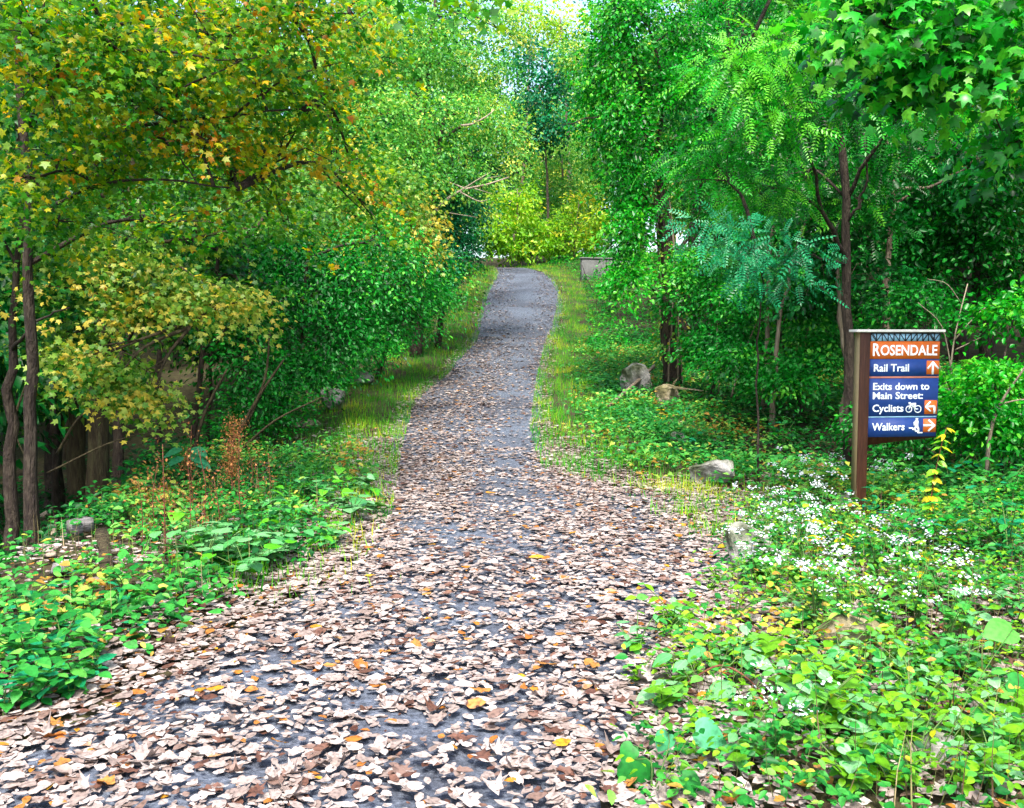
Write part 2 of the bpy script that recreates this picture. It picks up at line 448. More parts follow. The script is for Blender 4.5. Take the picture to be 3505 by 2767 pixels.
def T_litter(seed):
    r = np.random.default_rng(seed)
    n = 8
    a = np.arange(n) * 2 * np.pi / n + r.normal(size=n) * .08
    rad = .42 * (1 + r.normal(size=n) * .10)
    w = r.uniform(.5, .85)
    x, y = np.cos(a) * rad * w, np.sin(a) * rad
    y = y * (1 + .35 * np.abs(np.sin(a)) ** 6)
    cx, cy, tw = r.uniform(-.3, .7), r.uniform(-.2, .35), r.uniform(-.3, .3)
    z = cx * x * x * 1.8 + cy * y * y * .9 + tw * x * y + r.normal(size=n) * .025 + .04
    V = np.vstack([[(0, 0, .02 + r.uniform(0, .04))], np.stack([x, y, z], -1)])
    return V, [np.array([(0, 1 + i, 1 + (i + 1) % n) for i in range(n)])]
TPL = {'rhomb': [T_rhomb(.55), T_rhomb(.7, .16, .02), T_rhomb(.5, .02, .25)],
       'oval': [T_oval(), T_oval(.65, .1, .05), T_oval(.5, .03, .28)],
       'heart': [T_oval(.9, .05, .2), T_oval(1.0, .10, .12)],
       'maple': [T_maple(.1), T_maple(.35), T_maple(.6)],
       'maple5': [T_maple5(.1), T_maple5(.4)],
       'frond': [T_frond(), T_frond(7, .08, .22, .45), T_frond(5, .09, .26, .1)],
       'blade': [T_blade(.028), T_blade(.022, .7), T_blade(.034, .15)],
       'stalk': [T_blade(.009, .15), T_blade(.007, .3)],
       'chip': [T_rhomb(.75, .06, .05), T_rhomb(.9, -.05, -.08), T_rhomb(.6, .1, -.05)],
       'litter': [T_litter(s) for s in range(12)]}

def cloud(P, D, N, S, tpl, tint, rg):
    """leaf polygons at P, pointing D, facing N, length S -> verts, faces, tint"""
    P = np.asarray(P, float); n = len(P)
    D = norm(D); N = norm(N - (N * D).sum(1, keepdims=True) * D)
    X = np.cross(D, N)
    kind = rg.integers(0, len(TPL[tpl]), n)
    Vs, Fs, Ts, off = [], {}, [], 0
    for k, (T, faces) in enumerate(TPL[tpl]):
        idx = np.where(kind == k)[0]
        if not len(idx): continue
        s = S[idx][:, None, None]
        V = P[idx][:, None] + s * (T[None, :, 0:1] * X[idx][:, None] + T[None, :, 1:2] * D[idx][:, None] + T[None, :, 2:3] * N[idx][:, None])
        nv = len(T)
        for f in faces:
            g = (f[None] + (np.arange(len(idx)) * nv)[:, None, None] + off).reshape(-1, f.shape[1])
            Fs.setdefault(f.shape[1], []).append(g)
        Vs.append(V.reshape(-1, 3)); Ts.append(np.repeat(tint[idx], nv)); off += nv * len(idx)
    return np.concatenate(Vs), [np.concatenate(v) for v in Fs.values()], np.concatenate(Ts)

def leaf_mesh(name, P, D, N, S, tpl, tint, mat, rg, origin=(0, 0, 0)):
    V, F, T = cloud(P, D, N, S, tpl, np.clip(tint, 0, 1), rg)
    return mesh_np(name, V - np.asarray(origin, float), F, mat, T)

def sprays(rg, c, R, ns, nl, spread, tint0=.5, tilt=(0, 0, 1), flat=.45, shell=.5, tj=.22):
    """leaf positions in flat sprays spread through an ellipsoid"""
    d = norm(rg.normal(size=(ns, 3)))
    rr = (shell + (1 - shell) * rg.random(ns)) ** .7 * rg.uniform(.75, 1.12, ns)
    C = np.asarray(c) + d * rr[:, None] * np.asarray(R)
    n = norm(np.asarray(tilt, float)[None] + d * .45 + rg.normal(size=(ns, 3)) * .28)
    a1 = norm(np.cross(n, rg.normal(size=(ns, 3)))); a2 = np.cross(n, a1)
    ang = rg.uniform(0, 2 * np.pi, (ns, nl)); rad = np.sqrt(rg.random((ns, nl))) * spread * rg.uniform(.7, 1.3, (ns, 1))
    o = (np.cos(ang) * rad)[..., None] * a1[:, None] * 1.35 + (np.sin(ang) * rad)[..., None] * a2[:, None] * .8
    P = C[:, None] + o + rg.normal(size=(ns, nl, 3)) * spread * flat * .4
    P[..., 2] -= (rad ** 2) / max(spread, .01) * .35
    D = norm(o + rg.normal(size=o.shape) * spread * .5 + d[:, None] * spread * .4 + np.array([0, 0, -.35]) * spread)
    N = norm(n[:, None] + rg.normal(size=o.shape) * .5)
    t = tint0 + rg.normal(size=(ns, 1)) * tj + rg.normal(size=(ns, nl)) * tj * .6
    return P.reshape(-1, 3), D.reshape(-1, 3), N.reshape(-1, 3), t.ravel(), C

def tree(name, label, base, trunk, r0, blobs, mat, tpl='oval', size=.09, bark='bark', seed=0, nl=26, spread=.28, tint=.5, r1=None,
         limbs=(), group=None, cat='tree', twigs=.45, tilt=(0, 0, 1), sides=9, tj=.22, shell=.5, wob=.05):
    """trunk: world points from the base up; blobs: (centre, radii, number of sprays[, tint])"""
    rg = np.random.default_rng(1000 + seed)
    base = np.asarray(base, float)
    root = empty(name, base)
    tag(root, label, cat, group)
    pts = curve(trunk, 18)
    L = np.linspace(0, 1, len(pts))
    rad = r0 + ((r1 if r1 is not None else r0 * .3) - r0) * L
    rad = rad * (1 + .5 * np.exp(-L * 18))
    pts = pts + rg.normal(size=pts.shape) * np.array([.012, .012, 0]) * (1 + 4 * r0)
    pts[0, 2] -= .15
    b = MB(); b.tube(pts - base, rad, sides, wob=wob, rg=rg)
    obj('trunk', b.me('trunk', M[bark], True), root)
    nodes = [pts]
    for lp, lr in limbs:
        q = curve(lp, 12)
        q = q + rg.normal(size=q.shape) * .012
        b = MB(); b.tube(q - base, np.linspace(lr, lr * .3, len(q)), 6, wob=.05, rg=rg)
        obj('branch', b.me('branch', M[bark], True), root)
        nodes.append(q)
    allp = np.concatenate(nodes)
    Ps, Ds, Ns, Ts = [], [], [], []
    tw = MB()
    for bl in blobs:
        c, R, ns = bl[0], bl[1], bl[2]
        t0 = bl[3] if len(bl) > 3 else tint
        P, D, N, t, C = sprays(rg, c, R, ns, nl, spread, t0, tilt=tilt, tj=tj, shell=shell)
        Ps.append(P); Ds.append(D); Ns.append(N); Ts.append(t)
        c = np.asarray(c, float)
        cost = np.linalg.norm(allp - c, axis=1) + 1.2 * np.maximum(0, allp[:, 2] - c[2] + .2)
        s = allp[np.argmin(cost)]
        mid = (s + c) / 2 + np.array([0, 0, .12]) * np.linalg.norm(c - s) + rg.normal(size=3) * .06
        q = curve([s, mid, c], 8)
        br = min(.45 * r0, .012 + .012 * np.linalg.norm(c - s))
        tw.tube(q - base, np.linspace(br, br * .4, len(q)), 5)
        for k in range(int(len(C) * twigs)):
            f = q[rg.integers(len(q) // 2, len(q))]
            e = C[k]
            m = (f + e) / 2 + rg.normal(size=3) * .05 + np.array([0, 0, .05])
            tw.tube(np.array([f, m, e]) - base, [br * .42, br * .3, br * .12], 3, cap=False)
    P = np.concatenate(Ps); n = len(P)
    S = size * rg.uniform(.6, 1.25, n)
    obj('crown', leaf_mesh('crown', P, np.concatenate(Ds), np.concatenate(Ns), S, tpl, np.concatenate(Ts), M[mat], rg, base), root)['kind'] = 'stuff'
    if tw.n: obj('twigs', tw.me('twigs', M[bark], True), root)['kind'] = 'stuff'
    return root

def bl(u, v, d, ru, rv, rd, ns, t=None):
    b = (W(u, v, d), (PXM(ru, d), rd, PXM(rv, d)), ns)
    return b + ((t,) if t is not None else ())
def px(*pts): return [W(*p) for p in pts]
def foot(u, d, v0=1100):
    """ground point at distance d under view column u"""
    p = W(u, v0, d); x = p[0]
    return np.array([x, d, float(ground(x, d))])

# ------------------------------------------------------------------ trees on the left
def T1():
    b = foot(62, 8.3)
    tr = [b] + px((64, 1000, 8.3), (62, 850, 8.3), (66, 720, 8.25), (58, 560, 8.2), (62, 380, 8.1), (40, 150, 8.0), (30, -150, 7.8))
    bls = [bl(60, 60, 6.6, 170, 100, .9, 29, 0.33), bl(230, 90, 6.8, 170, 110, .9, 29, 0.33), bl(420, 60, 7.2, 180, 100, .9, 29, 0.41), bl(620, 40, 7.6, 170, 90, .9, 26, 0.41),
           bl(770, 60, 8.4, 90, 80, .8, 14, 0.45), bl(120, 220, 7.0, 180, 110, .9, 26, 0.35), bl(330, 200, 7.2, 180, 110, .9, 29, 0.39), bl(540, 180, 7.8, 180, 110, .9, 29, 0.41),
           bl(710, 190, 8.6, 130, 90, .9, 19, 0.43), bl(420, 300, 7.6, 140, 45, .6, 22, 0.61), bl(60, 380, 7.0, 110, 120, .8, 17, 0.29), bl(250, 350, 7.6, 150, 90, .8, 19, 0.39), bl(600, 320, 8.6, 150, 90, .8, 19, 0.43),
           bl(120, 480, 7.6, 140, 90, .8, 14, 0.33), bl(480, 400, 8.4, 150, 70, .8, 17, 0.37), bl(740, 340, 9.5, 120, 80, .9, 15, 0.37), bl(330, 470, 9.0, 160, 60, .8, 13, 0.15), bl(600, 470, 9.6, 140, 60, .8, 13, 0.20), bl(780, 440, 10.5, 90, 60, .8, 11, 0.30),
           bl(200, -120, 6.6, 240, 90, 1.2, 19), bl(560, -110, 7.4, 240, 90, 1.2, 19), bl(960, -8, 4.6, 50, 14, .12, 3, 0.15)]
    limbs = [(px((60, 470, 8.2), (180, 400, 7.6), (330, 380, 7.3), (500, 400, 7.6)), .02), (px((50, 260, 8.1), (160, 130, 7.2), (330, 110, 6.8), (520, 130, 7.0)), .018), (px((330, 235, 7.2), (420, 170, 7.0), (560, 110, 7.2)), .012), (px((300, 270, 7.6), (380, 330, 7.2), (420, 400, 7.2)), .012), (px((480, 250, 7.6), (600, 170, 7.6), (720, 130, 7.8)), .012),
             (px((62, 400, 8.1), (150, 330, 7.8), (300, 270, 7.6), (480, 250, 7.6), (640, 230, 8.0)), .024),
             (px((45, 170, 8.0), (150, 190, 7.4), (330, 235, 7.2), (470, 330, 7.4)), .02),
             (px((40, 150, 8.0), (220, 60, 7.3), (480, 20, 7.4), (740, 30, 8.0)), .02),
             (px((35, 0, 8.0), (60, 150, 7.2), (180, 190, 6.8)), .014),
             (px((35, -60, 8.0), (200, -330, 7.2), (600, -260, 5.6), (850, -110, 4.8), (960, -25, 4.6)), .022)]
    tree('maple_tree', 'slim dark maple trunk by the old planks, gold and green leaves arching overhead', b, tr, .062, bls, 'gold', 'maple5', .056, 'bark', 1, nl=40, spread=.30, shell=.1, tj=.24, limbs=limbs, twigs=.5, tilt=(.25, -.35, 1), r1=.03)
T1()
def T2():
    b = foot(205, 11.2)
    tr = [b] + px((208, 950, 11.2), (215, 780, 11.2), (232, 620, 11.2), (262, 500, 11.1), (275, 430, 11.0), (300, 250, 11), (330, 60, 11))
    limbs = [(px((255, 520, 11.1), (320, 440, 10.8), (400, 370, 10.5), (450, 330, 10.3)), .05),
             (px((262, 505, 11.1), (330, 510, 10.7), (440, 500, 10.4), (545, 478, 10.2)), .03),
             (px((250, 550, 11.1), (220, 430, 10.9), (205, 350, 10.8), (180, 200, 10.8)), .05),
             (px((232, 620, 11.2), (330, 560, 10.2), (470, 610, 9.6)), .02),
             (px((222, 700, 11.2), (290, 690, 10), (400, 690, 9.2)), .02)]
    bls = [bl(200, 480, 10.4, 130, 70, .9, 20, .35), bl(400, 420, 10.4, 120, 60, .9, 24, .35), bl(230, 545, 9.6, 80, 30, .4, 18, .6), bl(320, 580, 9.5, 80, 28, .4, 18, .68), bl(410, 612, 9.5, 80, 26, .4, 18, .7), bl(500, 640, 9.6, 60, 20, .4, 12, .68),
           bl(300, 650, 9.4, 110, 40, .5, 20, .7), bl(180, 765, 8.7, 60, 24, .3, 12, .68), bl(250, 795, 8.7, 70, 24, .3, 15, .74), bl(325, 838, 8.8, 55, 20, .3, 11, .78), bl(130, 600, 9.6, 110, 60, .6, 22, .5), bl(120, 720, 9.8, 100, 50, .6, 14, .4),
           bl(470, 200, 11, 160, 90, 1, 24, .4), bl(250, 200, 11, 160, 100, 1, 24, .3), bl(600, 420, 11, 110, 70, .8, 24, .45)]
    tree('maple_tree', 'thick mossy forked maple trunk in the shaded hollow, pale yellow lower sprays', b, tr, .135, bls, 'olive', 'maple5', .062, 'bark_olive', 2, nl=46, spread=.3, shell=.2, limbs=limbs, tilt=(.45, -.35, 1), twigs=.4)
T2()
def T3():
    for i, (u, d, r, vt, lean, lab) in enumerate([
        (14, 9.3, .07, 300, 25, 'dark leaning trunk at the edge of the left hollow behind the slim maple'),
        (250, 12.5, .09, 350, 10, 'dark straight trunk close behind the thick mossy maple'),
        (395, 12.5, .055, 500, 60, 'dark curved sapling above the tall rust brown dock'),
        (430, 13.5, .04, 450, 30, 'thin dark sapling rising left of the green thicket'),
        (120, 14, .06, 400, -20, 'slender dark trunk deep in the left hollow'),
        (330, 15, .07, 420, 15, 'slender grey trunk deep in the left hollow behind a fallen limb')]):
        b = foot(u, d)
        tr = [b] + px((u + lean * .25, 950, d), (u + lean * .5, 780, d), (u + lean, 560, d), (u + lean * 1.2, vt, d))
        bls = [bl(u + lean + dx, vt + dv, d, 110, 60, .9, 13, .3) for dx, dv in ((-60, 0), (70, -60), (0, -170), (50, 90), (-50, 170))]
        tree('understory_tree', lab, b, tr, r, bls, 'deep' if i % 2 else 'olive', 'maple5', .095, 'bark', 20 + i, nl=22, spread=.3, limbs=[(px((u + lean * .6, 740, d), (u + lean + 40, 680, d - .4), (u + lean + 110, 650, d - .6)), r * .3)])
T3()
# green thicket between the hollow and the path
def T4():
    specs = [
        ('shrubby_tree', 'dense deep green shrubby tree beside the left verge, above the mossy boulder', 600, 14, .06, [bl(640, 560, 13.6, 130, 70, .9, 44, .38), bl(760, 600, 14, 120, 80, 1, 44, .5), bl(560, 640, 13, 120, 60, .8, 36, .4), bl(690, 690, 13.8, 130, 70, .9, 44, .4), bl(810, 520, 14.5, 110, 70, .9, 36, .55), bl(540, 760, 12.4, 110, 60, .7, 30, .5), bl(650, 770, 13.4, 90, 40, .6, 24, .4), bl(560, 850, 12.4, 90, 40, .5, 20, .35)], 'green', .085),
        ('shrubby_tree', 'yellow flecked green tree overhanging the middle of the trail', 720, 17.5, .09, [bl(700, 420, 16.5, 130, 80, 1.1, 44, .5), bl(830, 400, 17.5, 120, 80, 1.1, 44, .6), bl(780, 490, 17, 110, 60, 1, 36, .75), bl(640, 350, 16.5, 120, 80, 1.1, 36, .55), bl(870, 480, 18, 80, 60, .9, 30, .85)], 'olive', .095),
        ('vine_covered_tree', 'tree draped with pale green vines where the trail narrows', 880, 22, .12, [bl(930, 250, 22, 120, 70, 1.4, 44, .5), bl(860, 330, 21, 110, 80, 1.2, 44, .5), bl(1010, 240, 23, 80, 60, 1.2, 34, .6), bl(1070, 290, 23.5, 45, 60, .9, 24, .55), bl(960, 370, 22, 110, 60, 1.2, 40, .4), bl(820, 240, 21, 100, 80, 1.2, 36, .55)], 'pale', .11),
        ('shrubby_tree', 'dark blue green tree under the bleached fallen limb', 930, 23, .08, [bl(930, 460, 23, 80, 60, 1.2, 40, .45), bl(980, 420, 23.5, 70, 60, 1.2, 34, .5), bl(900, 540, 22, 80, 50, 1, 36, .45), bl(1000, 340, 24.5, 90, 60, 1.2, 34, .4), bl(970, 510, 23.5, 50, 50, .9, 24, .55)], 'blue', .10),
        ('broadleaf_tree', 'tall light green tree left of the sky gap at the top', 860, 27, .14, [bl(900, 130, 26, 110, 80, 1.8, 50, .5), bl(800, 130, 25, 100, 80, 1.6, 40, .5), bl(990, 150, 28, 100, 70, 1.6, 40, .5), bl(930, 40, 27, 120, 70, 1.8, 44, .6), bl(1050, 60, 29, 80, 70, 1.6, 30, .65), bl(820, 20, 25, 90, 70, 1.6, 30, .55)], 'pale', .13),
        ('shrubby_tree', 'leafy dark shrub low on the left verge below the trail bend', 800, 19, .05, [bl(830, 620, 18, 90, 60, .9, 40, .4), bl(900, 610, 19.5, 70, 45, .8, 34, .5), bl(770, 660, 17, 80, 50, .8, 34, .4), bl(950, 570, 22, 50, 40, .8, 26, .55), bl(740, 730, 16, 70, 40, .7, 26, .4), bl(860, 670, 18.5, 50, 30, .6, 22, .5), bl(930, 620, 21.5, 45, 30, .6, 20, .5)], 'green', .085),
    ]
    for i, (nm, lab, u, d, r, bls, mat, size) in enumerate(specs):
        b = foot(u, d)
        zt = max(t[0][2] for t in bls); c = np.mean([t[0] for t in bls], axis=0)
        tr = [b, b + (c - b) * np.array([.3, .3, .4]), b + (c - b) * np.array([.7, .7, .85]), np.array([c[0], c[1], zt])]
        tree(nm, lab, b, tr, r, bls, mat, 'oval' if i != 1 else 'maple5', size * .8, 'bark', 40 + i, nl=52, spread=.34 + .008 * d, twigs=.25, tilt=(.3, -.2, 1), shell=.15)
T4()
def T5():
    # bleached fallen limb caught in the leaves over the trail
    d = 22.0
    b = W(905, 470, d)
    root = empty('fallen_limb', b)
    tag(root, 'bleached bare forked limb caught in the leaves over the trail', 'branch')
    for pts, r in ((px((880, 500, d), (925, 440, d - .4), (970, 405, d - .6), (1030, 390, d - .6), (1075, 375, d - .4)), .045),
                   (px((925, 440, d - .4), (960, 412, d - .9), (1010, 380, d - 1), (1035, 365, d - 1)), .022),
                   (px((985, 400, d - .6), (945, 385, d - .5), (915, 390, d - .5)), .022),
                   (px((970, 405, d - .6), (1010, 425, d - .8), (1030, 423, d - .8)), .02),
                   (px((920, 445, d - .4), (960, 452, d - .6), (1010, 460, d - .5)), .016),
                   (px((1000, 398, d - .6), (1040, 410, d - .9)), .012),
                   (px((1010, 380, d - 1), (1060, 372, d - .9)), .012)):
        q = curve(pts, 12)
        m = MB(); m.tube(q - b, np.linspace(r, r * .35, len(q)), 6)
        obj('branch', m.me('branch', M['dead_wood'], True), root)
    b = W(965, 270, 21.5)
    root = empty('fallen_limb', b)
    tag(root, 'short curved bare limb among the pale vines', 'branch')
    for pts, r in ((px((975, 266, 21.2), (1000, 262, 21.1), (1030, 245, 21.1), (1045, 232, 21.3)), .03), (px((1000, 262, 21.1), (1012, 245, 21), (1010, 228, 21)), .014)):
        q = curve(pts, 9)
        m = MB(); m.tube(q - b, np.linspace(r, r * .4, len(q)), 6)
        obj('branch', m.me('branch', M['dead_wood'], True), root)
T5()

# ------------------------------------------------------------------ far trees closing the trail
def T6():
    specs = [
        ('broadleaf_tree', 'dark green tree in the gap above the trail bend', 1160, 52, .09, [bl(1140, 180, 50, 70, 60, 2, 50, .5), bl(1170, 260, 50, 55, 50, 2, 44, .5), bl(1110, 120, 51, 70, 50, 2, 40, .55), bl(1190, 150, 51, 50, 50, 2, 34, .5), bl(1120, 270, 51, 50, 40, 2, 34, .45)], 'blue', .2),
        ('broadleaf_tree', 'yellow leaved tree high in the gap over the trail', 1210, 58, .2, [bl(1200, 60, 58, 60, 60, 2.4, 44, .75), bl(1220, 140, 57, 45, 60, 2, 34, .8), bl(1130, 40, 58, 60, 50, 2.2, 34, .6)], 'lime', .2),
        ('broadleaf_tree', 'pale yellow tree standing behind the bright bush', 1190, 56, .16, [bl(1180, 330, 55, 50, 45, 2, 44, .6), bl(1150, 400, 55, 55, 40, 2, 40, .5), bl(1220, 400, 55, 45, 45, 2, 36, .6), bl(1200, 450, 54, 50, 30, 2, 30, .5)], 'pale', .17),
        ('bush', 'bright lime green bush at the trail bend', 1100, 47, .05, [bl(1060, 480, 46.5, 36, 34, 1.2, 26, .45), bl(1095, 440, 47, 30, 36, 1.1, 24, .5), bl(1130, 490, 47, 34, 36, 1.2, 26, .5), bl(1085, 525, 46.5, 50, 16, 1.0, 22, .3), bl(1030, 505, 46.5, 22, 26, .8, 14, .4), bl(1115, 405, 48, 16, 26, .7, 9, .6), bl(1160, 520, 46.5, 26, 20, .9, 12, .4), bl(1070, 425, 48, 14, 24, .6, 7, .5)], 'lime', .2),
        ('bush', 'sunny yellow green bush beside the concrete wall', 1210, 46, .05, [bl(1200, 470, 46, 28, 40, 1.1, 24, .5), bl(1240, 508, 45, 34, 24, 1.0, 22, .55), bl(1183, 520, 46, 26, 16, .9, 12, .4), bl(1268, 455, 44, 24, 38, 1.0, 18, .6), bl(1225, 430, 46, 16, 26, .7, 9, .7)], 'lime', .18),
        ('broadleaf_tree', 'tree farthest down the trail, tinted pale green for the glow there', 1080, 68, .22, [bl(1090, 330, 68, 70, 60, 3, 50, .8), bl(1150, 330, 70, 70, 70, 3, 50, .8), bl(1060, 180, 70, 90, 70, 3, 50, .8), bl(1180, 240, 72, 90, 70, 3, 50, .8), bl(1080, 60, 72, 100, 80, 3, 50, .8), bl(1230, 330, 66, 60, 80, 3, 44, .8), bl(1040, 430, 64, 60, 60, 3, 40, .8), bl(1140, 470, 66, 110, 40, 3, 50, .8)], 'pale', .26),  # glow of the far opening put into the leaves by a raised tint
    ]
    for i, (nm, lab, u, d, r, bls, mat, size) in enumerate(specs):
        b = foot(u, d)
        zt = max(t[0][2] for t in bls); c = np.mean([t[0] for t in bls], axis=0)
        tr = [b, b + (c - b) * np.array([.3, .3, .45]), b + (c - b) * np.array([.7, .7, .85]), np.array([c[0], c[1], zt])]
        tree(nm, lab, b, tr, r, bls, mat, 'oval', size, 'bark_pale', 60 + i, nl=30, spread=.35 + .007 * d, twigs=.2, shell=.35, cat='bush' if nm == 'bush' else 'tree')
T6()

# ------------------------------------------------------------------ trees on the right
def T7():
    d = 17.0
    b = foot(1418, d)
    tr = [b] + px((1416, 720, d), (1412, 600, d), (1404, 480, d), (1385, 360, d), (1358, 220, d), (1335, 110, d), (1300, 0, d), (1270, -90, d))
    limbs = [(px((1385, 360, d), (1400, 200, d - .3), (1372, 60, d - .4), (1330, -20, d - .4)), .045), (px((1358, 220, d), (1300, 240, d - .6), (1190, 262, d - 1)), .025),
             (px((1400, 450, d), (1340, 400, d - .6), (1280, 390, d - .9)), .022), (px((1410, 560, d), (1470, 470, d + .3), (1500, 330, d + .4)), .05)]
    bls = [bl(1290, 120, 16.5, 70, 80, 1, 36, .5), bl(1300, 260, 16.5, 60, 70, 1, 34, .5), bl(1340, 370, 16.4, 70, 60, .9, 30, .45), bl(1420, 180, 16.8, 80, 80, 1, 36, .5), bl(1330, 20, 16.5, 80, 60, 1, 34, .55),
           bl(1440, 60, 17, 70, 60, 1, 30, .5), bl(1330, 480, 16.2, 50, 60, .8, 26, .5), bl(1450, 330, 17, 80, 60, 1, 30, .4), bl(1320, 580, 15.8, 30, 50, .5, 16, .6), bl(1250, 200, 16.6, 25, 60, .6, 14, .6)]
    t = tree('leaning_tree', 'ivy wrapped leaning trunk beside the two angular boulders', b, tr, .15, bls, 'frond', 'rhomb', .085, 'bark', 80, nl=80, spread=.36, limbs=limbs, twigs=.3, tilt=(-.5, -.3, .8), r1=.05, shell=.1, tj=.26)
    # climbing vine stems and leaves on the lower trunk
    rg = np.random.default_rng(7)
    m = MB()
    for k in range(5):
        a0 = rg.uniform(0, 6.28); pts = []
        for s in np.linspace(0, 1, 14):
            c = curve(tr, 18)[min(17, int(s * 9))]
            a = a0 + s * 2.5
            pts.append(c + np.array([math.cos(a), math.sin(a), 0]) * (.19 - .06 * s) + np.array([0, 0, s * .12]))
        m.tube(np.array(pts) - b, np.linspace(.02, .01, 14), 5)
    obj('vine_stems', m.me('vine_stems', M['bark_pale'], True), t)
    n = 700
    c = curve(tr, 60)[rg.integers(4, 34, n)]
    a = rg.uniform(0, 6.28, n)
    o = np.stack([np.cos(a), np.sin(a), rg.normal(size=n) * .2], -1)
    obj('vine_leaves', leaf_mesh('vine_leaves', c + o * rg.uniform(.14, .36, (n, 1)), o + np.array([0, 0, -.8]), o + rg.normal(size=(n, 3)) * .4, rg.uniform(.05, .1, n), 'oval', rg.normal(.6, .25, n), M['olive'], rg, b), t)['kind'] = 'stuff'
T7()
def T8():
    d = 11.0
    b = foot(1792, d)
    tr = [b] + px((1792, 800, d), (1790, 650, d), (1786, 540, d), (1790, 420, d), (1770, 260, d), (1760, 60, d), (1750, -100, d))
    limbs = [(px((1786, 540, d), (1740, 440, d - .3), (1710, 300, d - .6), (1690, 210, d - .8)), .032), (px((1705, 300, d - .6), (1640, 240, d - .9), (1560, 150, d - 1.2), (1500, 100, d - 1.3)), .02),
             (px((1790, 420, d), (1860, 300, d - .4), (1960, 180, d - .8), (2060, 110, d - 1)), .026), (px((1788, 480, d), (1830, 380, d - .2), (1820, 200, d - .4)), .02),
             (px((1786, 560, d), (1700, 540, d - .9), (1600, 545, d - 1.4)), .016)]
    bls = [bl(1560, 140, 9.6, 90, 50, .6, 26, .85), bl(1680, 90, 9.8, 90, 50, .6, 26, .85), bl(1620, 240, 9.6, 100, 60, .7, 30, .5), bl(1760, 200, 9.8, 90, 70, .7, 28, .4), bl(1880, 270, 11.4, 110, 80, .7, 34, .3),
           bl(1700, 370, 11.6, 110, 60, .6, 28, .4), bl(1830, 420, 11.8, 110, 60, .6, 28, .3), bl(1600, 400, 10.6, 90, 60, .7, 24, .5), bl(1500, 330, 10, 70, 60, .6, 18, .55), bl(1980, 200, 9.8, 90, 60, .7, 24, .4), bl(1700, -90, 9.8, 240, 80, 1.2, 34, .5)]
    tree('locust_tree', 'upright locust trunk behind the signpost with feathery pinnate leaves', b, tr, .062, bls, 'frond', 'frond', .21, 'bark', 81, nl=12, spread=.27, tj=.28, shell=.2, limbs=limbs, twigs=.35, tilt=(-.2, -.5, 1), r1=.04)
    b = foot(1600, 9.8)
    tr = [b] + px((1601, 760, 9.8), (1606, 660, 9.6), (1612, 580, 9.4), (1618, 530, 9.2))
    tree('sumac_sapling', 'blue green feathery sapling standing in front of the pale stems', b, tr, .011, [bl(1560, 530, 9.3, 70, 22, .4, 9, .6), bl(1670, 530, 9.2, 70, 24, .4, 9, .55), bl(1615, 500, 9.3, 60, 24, .4, 8, .7), bl(1500, 480, 9.4, 50, 22, .4, 6, .7), bl(1640, 580, 9.2, 60, 20, .4, 7, .5)], 'blue', 'frond', .20, 'bark', 82, nl=8, spread=.24, tilt=(-.1, -.5, 1), r1=.008)
T8()
